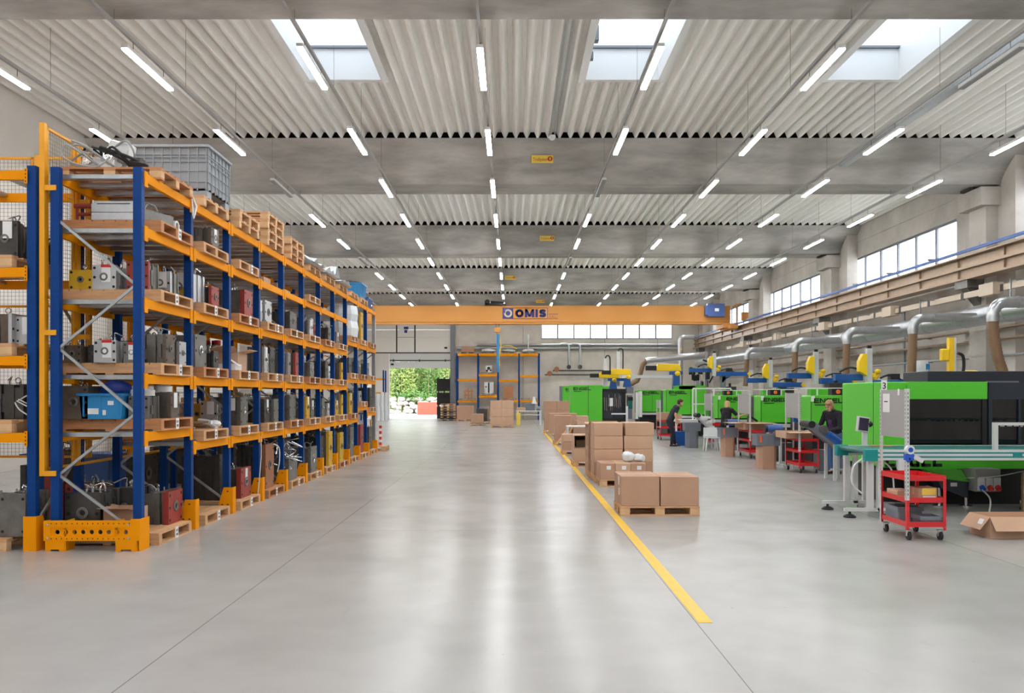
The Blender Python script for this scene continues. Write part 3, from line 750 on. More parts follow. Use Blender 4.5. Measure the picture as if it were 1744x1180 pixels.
MB().box(FX-.052,FX+.052,Y0+11*P-.045,Y0+11*P+.045,0,4.5).build('end_post','galvanised',rk)
for b in range(1, 12):
    ya = Y0+P*(b-1)
    for li, z in enumerate(LV[b]):
        if z is None: continue
        L = P-.1
        for x, s in ((FX,1),(BX,-1)):
            o = put(beam_mesh(L), 'front_beam' if s > 0 else 'rear_beam', rk, (x+.035*s, ya+.05, z))
            if s > 0:
                put(conn_mesh(), 'connector', o, (.02, .0, 0)); c = put(conn_mesh(), 'connector', o, (.02, L+.0, 0)); c.scale = (1,-1,1)
        mb = MB()
        for q in range(4): yy = ya+.1+q*(P-.3)/3; mb.box(BX, FX, yy, yy+.1, z+.0, z+.05)
        mb.build('deck_support', 'galvanised', rk)
# guards at the feet
gp = MB()
gp.prism([(.05,0),(.05,.40),(-.08,.40),(-.2,.0)],'y',-.075,-.066)
gp.box(.05,.06,-.075,.06,0,.40)
gp.cur = 1
for x_, z_ in ((-.02,.34),(-.02,.14),(-.1,.14)): gp.box(x_-.012,x_+.012,-.0765,-.075,z_-.008,z_+.008)
GM = gp.mesh('post_guard', ['rack_orange','hole'])
for i in range(1, 12): put(GM, 'post_guard', rk, (FX+.06, Y0+P*i, 0))
# end barrier with round holes
eb = thing('end_barrier', 'orange perforated end barrier at the foot of the long rack', 'barrier', (0, Y0-.12, 0))
def holed_plate(mb, x0, x1, z0, z1, y0, y1, xs, r):
    zc = (z0+z1)/2; n = 16; cells = [x0]+[(a+b)/2 for a, b in zip(xs, xs[1:])]+[x1]
    for x, a, b in zip(xs, cells, cells[1:]):
        for y, fl in ((y0, False), (y1, True)):
            vs = []; fs = []
            for k in range(n):
                t = 2*math.pi*k/n; c, s_ = math.cos(t), math.sin(t); vs.append((x+r*c, y, zc+r*s_))
                fx = (b-x)/c if c > 1e-6 else ((a-x)/c if c < -1e-6 else 1e9); fz = (z1-zc)/abs(s_) if abs(s_) > 1e-6 else 1e9
                f = min(fx, fz); vs.append((x+f*c, y, zc+f*s_))
            for k in range(n):
                m = (k+1) % n; q = (2*k, 2*k+1, 2*m+1, 2*m); fs.append(q if not fl else q[::-1])
            cs = [(a,y,z0),(b,y,z0),(b,y,z1),(a,y,z1)]
            base = len(vs); vs += cs
            for ang, ci in ((5*math.pi/4,0),(7*math.pi/4,1),(math.pi/4,2),(3*math.pi/4,3)):
                k = None
                for kk in range(n):
                    p, q_ = Vector(vs[2*kk+1]), Vector(vs[2*((kk+1) % n)+1])
                    if abs(p.x-q_.x) > 1e-5 and abs(p.z-q_.z) > 1e-5:
                        cx_, cz_ = cs[ci][0], cs[ci][2]
                        if (abs(p.x-cx_) < 1e-4 or abs(p.z-cz_) < 1e-4) and (abs(q_.x-cx_) < 1e-4 or abs(q_.z-cz_) < 1e-4):
                            fs.append((2*kk+1, base+ci, 2*((kk+1) % n)+1))
            mb.add(vs, fs)
        vs = []
        for k in range(n):
            t = 2*math.pi*k/n
            for y in (y0, y1): vs.append((x+r*math.cos(t), y, zc+r*math.sin(t)))
        mb.add(vs, [(2*k, 2*k+1, (2*k+3) % (2*n), (2*k+2) % (2*n)) for k in range(n)])
ex0, ex1 = BX-.08, FX+.06; xs = [ex0+.155+.1*i*(ex1-ex0-.31)/.8*1.0 for i in range(9)]
mb = MB(); holed_plate(mb, ex0+.08, ex1-.08, .17, .27, 0, .012, xs, .026)
mb.box(ex0,ex1,-.012,0,.27,.35).box(ex0,ex1,-.012,0,.12,.17).box(ex0,ex0+.08,-.012,0,.17,.27).box(ex1-.08,ex1,-.012,0,.17,.27).box(ex0,ex1,0,.04,.34,.35).box(ex0,ex1,0,.04,.12,.13)
mb.cur = 1
for q in range(16):
    x = ex0+.09+q*.06
    if x < ex1-.06:
        for z in (.32,.145): mb.box(x-.006,x+.006,-.0135,-.012,z-.006,z+.006)
mb.build('rail', ['rack_orange','hole'], eb)
for x0, x1 in ((ex0+.02,ex0+.24),(ex1-.27,ex1-.03)):
    MB().box(x0,x1,-.01,.0,.02,.12).box(x0,x0+.01,0,.2,0,.35).box(x1,x1+.01,0,.2,0,.35).box(x0,x0+.06,-.01,0,0,.02).box(x1-.06,x1,-.01,0,0,.02).build('foot','rack_orange',eb)
MB().box(ex1,ex1+.012,-.012,.24,0,.37).box(ex1-.1,ex1,.0,.01,.35,.37).build('side_plate','rack_orange',eb)
mb = MB()
for x in (ex0+.05,ex1-.12):
    for z in (.31,.15): mb.cyl((x,-.02,z),(x,-.012,z),.014,n=8)
mb.build('bolts','chrome',eb)

# second rack, across the left edge
R2Y, R2X = 9.56, -5.575
r2k = thing('pallet_rack', 'blue and orange pallet rack cut by the left picture edge', 'pallet rack')
for x in (R2X, R2X-2.8):
    for y in (R2Y, R2Y+1.0):
        put(UM, 'upright', r2k, (x, y, 0))
    mb = MB()
    pts = [(R2Y if i % 2 else R2Y+1.0, z) for i, z in enumerate([4.1,3.4,2.6,1.9,1.05,.25])]
    for (ya,za),(yb,zb_) in zip(pts,pts[1:]): mb.bar((x,ya,za),(x,yb,zb_),.026,.03)
    mb.build('frame_brace','galvanised',r2k)
for z in (1.31,2.2,3.22,4.345):
    for y in (R2Y-.045, R2Y+1.045):
        o = MB().box(R2X-2.75,R2X-.05,y-.022,y+.022,z-.055,z+.055).box(R2X-.062,R2X-.028,y-.03,y-.022,z-.1,z+.075).build('beam','rack_orange',r2k)
        mb = MB()
        for q in range(4): mb.box(R2X-.045-.005,R2X-.045+.005,y-.032,y-.03,z-.085+q*.042,z-.065+q*.042)
        mb.build('slots','hole',o)
        MB().box(R2X-.36,R2X-.26,y-.024,y+.024,z+.05,z+.058).build('clip','galvanised',o)
    mb = MB()
    for q in range(4): x = R2X-.3-q*.62; mb.box(x-.1,x,R2Y,R2Y+1.0,z-.0,z+.05)
    mb.build('deck_support','galvanised',r2k)
mb = MB().box(-.09,.05,-.08,-.07,0,.4).prism([(-.08,0),(-.08,.4),(.06,.4),(.2,.0)],'x',.05,.06); mb.build('post_guard','rack_orange',r2k,(R2X+.02,R2Y,0))

# yellow mesh fences behind the racks
mesh_cache = {}
def wire_panel(L, H, step=.05):
    k = (round(L,2), round(H,2))
    if k not in mesh_cache:
        mb = MB(); r = .0014
        n = int(L/step)
        for i in range(1, n+1): y = L*i/(n+1); mb.box(-r,r,y-r,y+r,0,H)
        n = int(H/step)
        for i in range(1, n+1): z = H*i/(n+1); mb.box(r,3*r,0,L,z-r,z+r)
        mesh_cache[k] = mb.mesh('wire_mesh','wire',smooth=False)
    return mesh_cache[k]
def fence(label, origin, rz, lengths, z0, z1, bracket):
    t = thing('mesh_fence', label, 'fence', origin, rz)
    y = 0
    for i, L in enumerate(lengths):
        MB().box(-.03,.03,y-.03,y+.03,z0,z1+.02).build('post','fence_yellow',t)
        mb = MB()
        for zz in (z0, (z0+z1)/2-.0, z1-.03): mb.box(-.015,.015,y+.03,y+L-.03,zz,zz+.03)
        mb.box(-.015,.015,y+.06,y+.085,z0,z1).box(-.015,.015,y+L-.085,y+L-.06,z0,z1)
        p = mb.build('panel_frame','fence_yellow',t)
        w = put(wire_panel(L-.1, z1-z0-.05), 'wire_mesh', p, (0,y+.05,z0+.025))
        if bracket and i < 2:
            for zz in (4.215,2.53): MB().box(.03,bracket,y-.025,y+.025,zz-.03,zz+.03).build('bracket','fence_yellow',t)
            if i == 0: MB().box(-.03,bracket,y-.03,y+.03,z0-.06,z0).build('bracket','fence_yellow',t)
        y += L
    MB().box(-.03,.03,y-.03,y+.03,z0,z1+.02).build('post','fence_yellow',t)
fence('yellow wire mesh fence standing along the back of the long rack', (-5.47,9.58,0), 0, [.72]+[P]*10, .92, 4.95, .16)
fence('yellow wire mesh fence behind the rack at the left picture edge', (-5.56,10.78,0), math.pi/2, [.66,1.45,1.45,1.45], .98, 4.92, 0)

# ---------------------------------------------------------------- pallets
pal_cache = {}
def pallet(label, cx, cy, z, lx=1.25, ly=1.0, tagc=True, wood='wood', rz=0, group='timber pallets', cat='pallet', kind='stringer'):
    """stringer: heavy pallet whose solid side boards run along x; block: nine-block pallet"""
    t = thing('pallet', label, cat, (cx,cy,z), rz, group)
    k = (lx, ly, wood, kind)
    if k not in pal_cache:
        ms = {}
        if kind == 'stringer':
            mb = MB(); n = 9; w = lx/n
            for i in range(n): mb.box(-lx/2+i*w+.004, -lx/2+(i+1)*w-.004, -ly/2, ly/2, .123, .145)
            ms['deck'] = mb.mesh('deck', wood, False)
            ms['stringer'] = [MB().box(-lx/2, lx/2, y-.045, y+.045, .022, .1229).mesh('stringer', wood, False) for y in (-ly/2+.045, 0, ly/2-.045)]
            ms['base'] = MB().box(-lx/2, -lx/2+.1, -ly/2, ly/2, 0, .022).box(lx/2-.1, lx/2, -ly/2, ly/2, 0, .022).box(-.05,.05,-ly/2,ly/2,0,.022).mesh('base_board', wood, False)
        else:
            mb = MB(); n = 5; g = (ly-n*.13)/(n-1)
            for i in range(n): y = -ly/2+i*(.13+g); mb.box(-lx/2, lx/2, y, y+.13, .122, .144)
            for x in (-lx/2+.07, 0, lx/2-.07): mb.box(x-.07, x+.07, -ly/2, ly/2, .1, .1219)
            ms['deck'] = mb.mesh('deck', wood, False)
            ms['stringer'] = []
            for x in (-lx/2+.07, 0, lx/2-.07):
                for y in (-ly/2+.05, 0, ly/2-.05): ms['stringer'].append(MB().box(x-.07, x+.07, y-.05, y+.05, .022, .0999).mesh('block', 'wood_end', False))
            mb = MB()
            for y in (-ly/2+.05, 0, ly/2-.05): mb.box(-lx/2, lx/2, y-.05, y+.05, 0, .0219)
            ms['base'] = mb.mesh('base_board', wood, False)
        pal_cache[k] = ms
    ms = pal_cache[k]
    put(ms['deck'], 'deck', t)
    for m in ms['stringer']: put(m, 'stringer' if kind == 'stringer' else 'block', t)
    put(ms['base'], 'base_board', t)
    if tagc:
        if 'tag' not in pal_cache: pal_cache['tag'] = MB().box(0,.004,-.045,.045,-.06,.08).mesh('location_card','paper')
        c = put(pal_cache['tag'], 'location_card', t, (lx/2+.001, RNG.uniform(-.05,.15), .065))
        text_c(c)
    return t
def text_c(c):
    if 'num' not in pal_cache:
        pal_cache['num'] = MB().box(.004,.0045,-.02,.025,-.03,.0).box(.004,.0045,-.025,-.005,.02,.05).box(.004,.0045,.005,.025,.02,.05).mesh('card_print','steel_dark')
    put(pal_cache['num'], 'card_print', c)

# ---------------------------------------------------------------- molds
def mold(label, X, Y, Z, L, w, h, axis='x', face='steel', body='steel', ring=True, eye=True, hoses=0, card=0, seed=0, group=None, bodym2=None, caps=0):
    rr = random.Random(seed*31+int(1000*abs(X*Y))); t = thing('injection_mold', label, 'mold', (X,Y,Z), 0 if axis == 'x' else -math.pi/2, group)
    n = rr.choice((3,4,5)); cuts = sorted(rr.uniform(.2,.85) for _ in range(n-1)); cuts = [.14]+[c for c in cuts if c > .2]+[.88]
    e = .012; fx = L/2
    a = MB().box(fx-.14*L, fx, -w/2, w/2, 0, h)
    a.cur = 1
    for sy in (-1,1):
        for z in (.12,.5,.88):
            if rr.random() < .85: a.cyl((fx-.001, sy*w*.4, h*z), (fx+.0012, sy*w*.4, h*z), min(.022,w*.06), n=10)
    a.build('clamp_plate', [face,'hole'], t, bevel=.004)
    p = MB(); q = MB(); xs = [fx-c*L for c in cuts]
    for i, (x1, x0) in enumerate(zip(xs, xs[1:])):
        ins = rr.choice((.0,.0,.015,.03))*min(1,w/.3)+e; hh = h-rr.choice((0,0,.01,.03))-.005
        m = p if i % 2 == 0 or not bodym2 else q
        m.box(x0+.004, x1-.004, -w/2+ins, w/2-ins, 0.002 if i else .0, hh)
        if rr.random() < .6:
            s = rr.choice((-1,1)); m.box((x0+x1)/2-.02,(x0+x1)/2+.02, s*(w/2-ins), s*(w/2-ins+.02), h*.2, h*rr.uniform(.5,.9))
    p.box(xs[-1], fx-.1*L, -w/2+.06, w/2-.06, .004, h-.05)
    p.build('mold_body', body, t, bevel=.003)
    if q.v: q.build('inner_plate', bodym2, t, bevel=.003)
    MB().box(-L/2, xs[-1]-.003, -w/2, w/2, 0, h).build('rear_plate', body, t, bevel=.004)
    if ring:
        r = min(w,h)*.17
        m = MB().lathe([(r,-.001),(r,.012),(r*.62,.016),(r*.5,.004)],(fx,0,h*.52),18,'x'); m.cur = 1; m.lathe([(r*.45,.0045),(r*.44,.006)],(fx,0,h*.52),14,'x')
        m.build('locating_ring', ['steel' if face != 'steel' else 'chrome','hole'], t)
    if eye:
        m = MB(); cx_ = fx-L*.45; pts = [(cx_+.032*math.cos(k*math.pi/6), 0, h+.045+.032*math.sin(k*math.pi/6)) for k in range(13)]
        m.tube(pts, .008, 6).cyl((cx_,0,h-.01),(cx_,0,h+.015),.018,n=8); m.build('eyebolt','chrome',t)
    if hoses:
        m = MB()
        for k in range(hoses):
            x, y = rr.uniform(-L*.35,L*.35), rr.uniform(-w*.4,w*.4)
            m.cyl((x,y,h-.02),(x,y,h+.04),.012,n=6)
            if rr.random() < .6: m.tube([(x,y,h+.03),(x+rr.uniform(-.1,.1),y+rr.uniform(-.06,.06),h+.09),(x+rr.uniform(-.15,.15),y+rr.uniform(-.1,.1),h+.05)],.008,5)
        m.build('hose_fittings','chrome' if rr.random() < .6 else 'cable_grey',t)
    if caps:
        m = MB()
        for k in range(caps): x = -L*.3+k*L*.6/max(1,caps-1); m.lathe([(.07,0),(.07,.07),(.05,.09)],(x,0,h),12)
        m.build('protective_cap','robot_white',t)
    if card:
        s = Matrix.Rotation(.12,3,'Y') if axis == 'x' else Matrix.Rotation(0,3,'Y')
        ck = MB()
        if axis == 'x': ck.box(-.05+rr.uniform(-.1,.1)*0+fx-.3*L, .05+fx-.3*L, -w/2-.012, -w/2-.006, h-.22, h-.02) if card == 2 else ck.box(fx+.004, fx+.009, -.05, .05, h-.2, h-.01)
        else: ck.box(fx+.004, fx+.009, -.055+.1*w, .055+.1*w, h-.21, h-.01)
        c = ck.build('paper_card','paper',t)
        if card == 3:
            MB().box(fx+.009, fx+.014, -.06+.1*w, .06+.1*w, h-.03, h+.005).build('red_clip','red_clip',c)
    return t
SH = ['floor pallet','lowest shelf','second shelf up','third shelf up','fourth shelf up','rack top']
def bay_y(b): return Y0+P*(b-1)+P/2
def base_z(b, l):
    if l == 0: return .145
    return LV[b][l-1]+.0575+.145
def place(b, l): return 'on the %s, %s bay of the long rack' % (SH[l], ORD[b])
PFX = -4.88
def rack_pallet(b, l, dy=-.02, z=None, extra='', cardt=True, wood='wood', lx=1.25, ly=1.0, x=PFX, **k):
    zz = (LV[b][l-1]+.0575 if l else 0) if z is None else z
    loc_ = 'timber pallet%s %s' % (extra, place(b, l) if l else 'on the floor in the %s bay of the long rack' % ORD[b])
    return pallet(loc_, x if l else x+.02, bay_y(b)+dy, zz, lx, ly, cardt, wood, group='rack pallets', **k)
ADJ = {'Y':('yellow faced','mold_yellow','steel'),'R':('red faced','mold_red','steel'),'A':('bright aluminium','alu','alu'),'S':('grey steel','steel','steel'),
       'D':('dark steel','steel_dark','steel_dark'),'B':('rusty brown','steel_brown','steel_brown'),'C':('copper coloured','mold_copper','steel_dark'),
       'K':('slim black','steel_dark','black'),'G':('mottled grey and brown','steel_brown','steel'),'W':('yellow and grey','mold_yellow','alu'),'P':('pale grey','alu','steel'),'V':('dark red faced','mold_red','steel_dark')}
def M(b, l, code, X, dy, L, w, h, ax='x', **k):
    nm, fm, bm = ADJ[code]
    mold('%s mold %s' % (nm, place(b, l)), X, bay_y(b)+dy, base_z(b, l), L, w, h, ax, fm, bm, group=None, **k)
# every shelf pallet seen
for b in range(1, 12):
    for l in range(0, 6):
        if l and LV[b][l-1] is None: continue
        if (b, l) in ((5,4),(7,4),(8,4),(4,4)): continue
        if l == 5 and b >= 8 and b != 10 and b != 9 and b != 8: continue
        rack_pallet(b, l, dy={1:.1}.get(b,0)*(1 if l else 0)+(0 if b > 1 else (-.0)), cardt=(l != 5 and not (b == 2 and l == 4)), wood='wood_warm' if (b == 1 and l in (4,)) or (b*7+l) % 4 == 0 else 'wood', kind='block' if l == 5 else 'stringer')
# bay 1
M(1,3,'Y',-5.25,-.25,.22,.28,.24,'y'); M(1,3,'A',-4.96,-.22,.3,.29,.30,'y',card=3,hoses=4); M(1,3,'R',-4.60,-.12,.30,.27,.36,'y',hoses=3)
M(1,3,'P',-4.5,.28,.26,.26,.3,'y',card=1,hoses=2); M(1,3,'W',-4.88,.3,.3,.3,.33,'y',hoses=3); M(1,3,'D',-5.2,.3,.3,.25,.27,'y')
M(1,2,'B',-5.3,-.28,.35,.2,.21,'y'); M(1,2,'D',-5.08,-.22,.28,.16,.22,'y',hoses=2); M(1,2,'A',-4.91,-.3,.3,.27,.27,'y',card=3,hoses=3)
M(1,2,'S',-4.63,-.2,.32,.2,.25,'y',card=3); M(1,2,'G',-4.45,-.02,.3,.26,.37,'x',hoses=2); M(1,2,'P',-4.42,.32,.28,.22,.3,'x',hoses=3); M(1,2,'K',-4.9,.25,.3,.3,.3,'y',hoses=4)
M(1,1,'B',-5.27,-.28,.4,.34,.4,'y',hoses=2); M(1,1,'S',-4.53,-.24,.32,.24,.28,'y',card=3,ring=False); M(1,1,'G',-4.46,.1,.34,.26,.33,'x',card=1,ring=False,eye=False)
for i, (x, y, r) in enumerate(((-4.6,-.25,.10),(-4.48,-.22,.07),(-4.44,.1,.11))):
    tag(MB().lathe([(r,0),(r,.07),(r*.8,.08),(r*.75,.12),(.02,.13)],(0,0,0),18).build('protective_cap','robot_white',loc=(x,bay_y(1)+y,base_z(1,1)+(.28 if i < 2 else .33))),
        'round white plastic cap on a mold, %s, lowest shelf of the first bay' % ['left one','middle one','right one'][i],'cap')
M(1,0,'D',-5.1,-.35,.5,.42,.5,'y',hoses=6); M(1,0,'K',-4.85,.12,.4,.3,.5,'y',hoses=3); M(1,0,'R',-4.66,.35,.55,.44,.42,'x',hoses=4)
# open carton of the first bay
def open_carton(label, x, y, z, w, d, h, rz=0, m='card', flaps=(1,1,1,1), ang=1.9, group=None, stripe=False):
    t = thing('open_carton', label, 'carton', (x,y,z), rz, group); k = .006
    MB().box(-w/2,w/2,-d/2,d/2,0,k).box(-w/2,w/2,-d/2,-d/2+k,k,h).box(-w/2,w/2,d/2-k,d/2,k,h).box(-w/2,-w/2+k,-d/2+k,d/2-k,k,h).box(w/2-k,w/2,-d/2+k,d/2-k,k,h).build('carton_body',m,t)
    for i, f in enumerate(flaps):
        if not f: continue
        fl = (d if i > 1 else w)*.0+min(w,d)*.45; a = ang+(.15 if i % 2 else -.1)*f
        if i == 0: o = MB().box(-w/2,w/2,-k,0,0,fl).build('flap',m,t,(0,-d/2,h),(a,0,0))
        elif i == 1: o = MB().box(-w/2,w/2,0,k,0,fl).build('flap',m,t,(0,d/2,h),(-a,0,0))
        elif i == 2: o = MB().box(-k,0,-d/2,d/2,0,fl).build('flap',m,t,(-w/2,0,h),(0,-a,0))
        else: o = MB().box(0,k,-d/2,d/2,0,fl).build('flap',m,t,(w/2,0,h),(0,a,0))
    return t
def carton(label, x, y, z, w, d, h, rz=0, m='card', papers=(), group=None, cat='carton'):
    """closed carton, origin at the centre of its base; papers: (face, u, v, pw, ph)"""
    t = thing('carton', label, cat, (x,y,z), rz, group)
    MB().box(-w/2,w/2,-d/2,d/2,0,h).build('carton_body',m,t,bevel=.008)
    MB().box(-w/2+.01,w/2-.01,-.028,.028,h-.001,h+.0012).box(-w/2-.0012,-w/2+.001,-.028,.028,h-.09,h-.002).box(w/2-.001,w/2+.0012,-.028,.028,h-.09,h-.002).build('tape','tape',t)
    for f, u, v, pw, ph in papers:
        if f == 'f': MB().box(u-pw/2,u+pw/2,-d/2-.003,-d/2-.0005,v-ph/2,v+ph/2).build('paper_label','paper',t)
        elif f == 'l': MB().box(-w/2-.003,-w/2-.0005,u-pw/2,u+pw/2,v-ph/2,v+ph/2).build('paper_label','paper',t)
        else: MB().box(w/2+.0005,w/2+.003,u-pw/2,u+pw/2,v-ph/2,v+ph/2).build('paper_label','paper',t)
    return t
oc = open_carton('open brown carton on the floor pallet at the foot of the long rack', -4.68, 9.95, .145, .36, .38, .30, 0, 'card', (1,0,1,0), 1.45)
MB().box(.1805,.183,-.1,.02,.04,.15).build('paper_label','paper',oc)
# blue crate and bag
bc = thing('plastic_crate','light blue plastic crate with worn labels on the lowest shelf, first bay','crate',(-4.94,bay_y(1)-.32,base_z(1,1)))
MB().prism([(-.24,0),(.24,0),(.27,.3),(-.27,.3)],'y',-.16,.16).build('crate_body','crate_blue',bc,bevel=.006)
MB().box(-.29,.29,-.18,.18,.28,.31).box(-.22,-.2,-.166,-.16,.03,.28).box(.2,.22,-.166,-.16,.03,.28).box(-.02,.0,-.166,-.16,.03,.28).build('rim','crate_blue',bc)
MB().box(-.16,-.03,-.163,-.1605,.06,.13).box(.02,.06,-.1675,-.165,.05,.11).box(.08,.15,-.163,-.1605,.17,.22).build('torn_label','paper',bc)
mb = MB().ell((0,0,.05),(.2,.14,.11),16,8)
tag(mb.build('plastic_bag','bag_blue',loc=(-4.84,bay_y(1)-.3,base_z(1,1)+.31)),'dark blue plastic bag lying on the light blue crate','bag')
# block machine on shelf four
al = thing('aluminium_block','bright machined aluminium block on the fourth shelf up, first bay','machine part',(-4.83,bay_y(1)-.28,base_z(1,4)))
MB().box(-.27,.27,-.12,.12,0,.09).box(-.27,.27,-.12,.12,.094,.2).box(-.25,.25,-.1,.1,.2,.235).build('block','alu',al,bevel=.004)
MB().box(-.2,.2,-.121,-.12,.19,.2).build('groove','hole',al)
tg = thing('clamp_arm','grey steel arm with a white ring on the fourth shelf up, first bay','machine part',(-4.45,bay_y(1)-.05,base_z(1,4)))
MB().bar((-.12,-.2,.1),(.04,.28,.1),.12,.14).build('arm','steel',tg,bevel=.006)
MB().lathe([(.075,0),(.075,.05),(.05,.05),(.05,0)],(.06,.34,.06),18,'x').build('ring','robot_white',tg)
MB().tube([(-.1,-.15,.17),(-.08,-.1,.24),(-.02,-.05,.24),(0,0,.18)],.012,6).tube([(-.12,-.12,.17),(-.1,-.12,.26),(-.03,-.1,.24)],.01,6).build('hose','cable_grey',tg)
tag(MB().cyl((-.12,0,0),(.12,0,0),.03,n=12).cyl((-.1,0,-.1),(.12,0,-.1),.022,n=10).box(-.1,-.08,-.02,.02,-.2,0).build('column_rods','mold_red',loc=(-5.26,bay_y(1)-.25,base_z(1,4)+.2)),'dark red rods left of the aluminium block in the first bay','rods')
# robot arm on top of bay 1
ra = thing('dismantled_robot','dismantled white robot arm with grey cables on top of the first bay','robot',(-4.95,bay_y(1)-.2,base_z(1,5)))
MB().cbox((-.12,0,.08),(.4,.22,.13),Matrix.Rotation(.12,3,'Y')).cbox((.12,.02,.27),(.26,.2,.17),Matrix.Rotation(.2,3,'Y')).cbox((-.1,.05,.2),(.16,.16,.14)).cbox((.02,-.06,.16),(.14,.14,.2),Matrix.Rotation(.5,3,'Y')).build('housing','robot_white',ra,bevel=.02)
MB().lathe([(.06,-.14),(.06,-.1),(.03,-.1)],(.02,0,.16),16,'y').lathe([(.05,-.16),(.05,-.1)],(-.22,0,.1),16,'y').build('joint_cover','chrome',ra)
mb = MB()
for q in range(9):
    rr = random.Random(q); x, y, z = rr.uniform(-.3,.2), rr.uniform(-.15,.1), rr.uniform(.08,.28)
    mb.tube([(x,y-.08,z),(x+rr.uniform(-.25,.25),y-.15,z+rr.uniform(.05,.12)),(x+rr.uniform(-.3,.35),y-.1,z+rr.uniform(-.1,.1)),(x+rr.uniform(-.3,.4),y+.02,.03)],.014,6)
mb.build('cable','cable_grey',ra)
mb = MB()
for q in range(5):
    rr = random.Random(q+40); x = rr.uniform(-.3,.3)
    mb.tube([(x,-.12,.16),(x+rr.uniform(-.15,.15),-.17,.25),(x+.25,-.1,.12),(x+.3+rr.uniform(0,.1),.0,.03)],.016,6)
mb.ell((.33,.0,.08),(.12,.12,.08),12,6).build('cable_bundle','cable_black',ra)
tag(MB().tube([(-5.05,9.62,4.63),(-5.2,9.58,4.72),(-5.25,9.57,4.6),(-5.1,9.57,4.5),(-4.85,9.57,4.46),(-4.7,9.6,4.58)],.011,6).build('loose_cable','cable_grey'),'loose grey cable loop hanging over the first pallet edge on the rack top','cable')
tag(MB().tube([(-4.3,11.0,4.5),(-4.29,11.02,4.3),(-4.29,11.05,4.17)],[.006,.02,.006],6).tube([(-4.3,11.02,4.5),(-4.28,11.12,4.35),(-4.29,11.07,4.18)],[.006,.022,.006],6).build('plastic_film','film'),'torn white film strip hanging from the rack top at the second post','film')
# grey bulk container
gc = thing('bulk_container','large ribbed grey plastic bulk container on top of the second bay','container',(-4.84,bay_y(2)+.12,base_z(2,5)))
W_, D_, H_ = 1.17, .92, .74
MB().box(-W_/2+.02,W_/2-.02,-D_/2+.02,D_/2-.02,.1,.13).box(-W_/2+.02,W_/2-.02,-D_/2+.02,-D_/2+.03,.1,H_).box(-W_/2+.02,W_/2-.02,D_/2-.03,D_/2-.02,.1,H_).box(-W_/2+.02,-W_/2+.03,-D_/2+.02,D_/2-.02,.1,H_).box(W_/2-.03,W_/2-.02,-D_/2+.02,D_/2-.02,.1,H_).build('shell','plastic_grey',gc)
mb = MB()
for s in (-1,1):
    for i in range(10): x = -W_/2+.03+i*(W_-.06)/9; mb.box(x-.008,x+.008,s*(D_/2-.02),s*D_/2,.1,H_-.03)
    for i in range(7): y = -D_/2+.03+i*(D_-.06)/6; mb.box(s*(W_/2-.02),s*W_/2,y-.008,y+.008,.1,H_-.03)
    for z in (.22,.37,.5,.56,.6): mb.box(-W_/2,W_/2,s*(D_/2-.02),s*(D_/2-.004),z,z+.012).box(s*(W_/2-.02),s*(W_/2-.004),-D_/2,D_/2,z,z+.012)
mb.build('ribs','plastic_grey',gc)
MB().box(-W_/2-.02,W_/2+.02,-D_/2-.02,-D_/2+.04,H_-.04,H_).box(-W_/2-.02,W_/2+.02,D_/2-.04,D_/2+.02,H_-.04,H_).box(-W_/2-.02,-W_/2+.04,-D_/2+.04,D_/2-.04,H_-.04,H_).box(W_/2-.04,W_/2+.02,-D_/2+.04,D_/2-.04,H_-.04,H_).build('rim','plastic_grey',gc,bevel=.008)
for x in (-W_/2+.12,W_/2-.12):
    for y in (-D_/2+.1,D_/2-.1): MB().box(x-.1,x+.1,y-.08,y+.08,0,.1).build('foot','plastic_grey',gc)
# bay 2
M(2,4,'G',-4.45,.0,.34,.3,.27,'x',card=1); M(2,3,'W',-4.6,-.25,.5,.34,.42,'y',card=2,hoses=3); M(2,3,'V',-4.5,.2,.3,.3,.3,'x'); M(2,3,'D',-4.95,.25,.3,.35,.33,'y',hoses=4)
M(2,2,'S',-4.66,-.2,.5,.42,.46,'x'); M(2,2,'D',-4.5,.3,.25,.2,.26,'x',hoses=3); M(2,2,'P',-5.1,-.3,.3,.3,.4,'y',hoses=4)
tag(MB().bar((-5.3,-.3,.02),(-4.5,-.2,.02),.1,.04).bar((-5.2,-.1,.05),(-4.45,.2,.1),.09,.03).bar((-5.2,.3,.02),(-4.5,.3,.02),.1,.04).box(-5.2,-5.1,-.3,.3,.12,.18).build('timber_frame','wood_old',loc=(0,bay_y(2),base_z(2,1))),'loose timber boards on the lowest shelf of the second bay','boards')
tag(MB().tube([(-4.35,0,.0),(-4.5,.1,.06),(-4.6,.0,.12),(-4.4,-.05,.09)],.03,8).ell((-4.45,.2,.06),(.1,.1,.06),10,6).build('plastic_film','film',loc=(0,bay_y(2)+.25,base_z(2,1))),'crumpled clear film on the lowest shelf of the second bay','film')
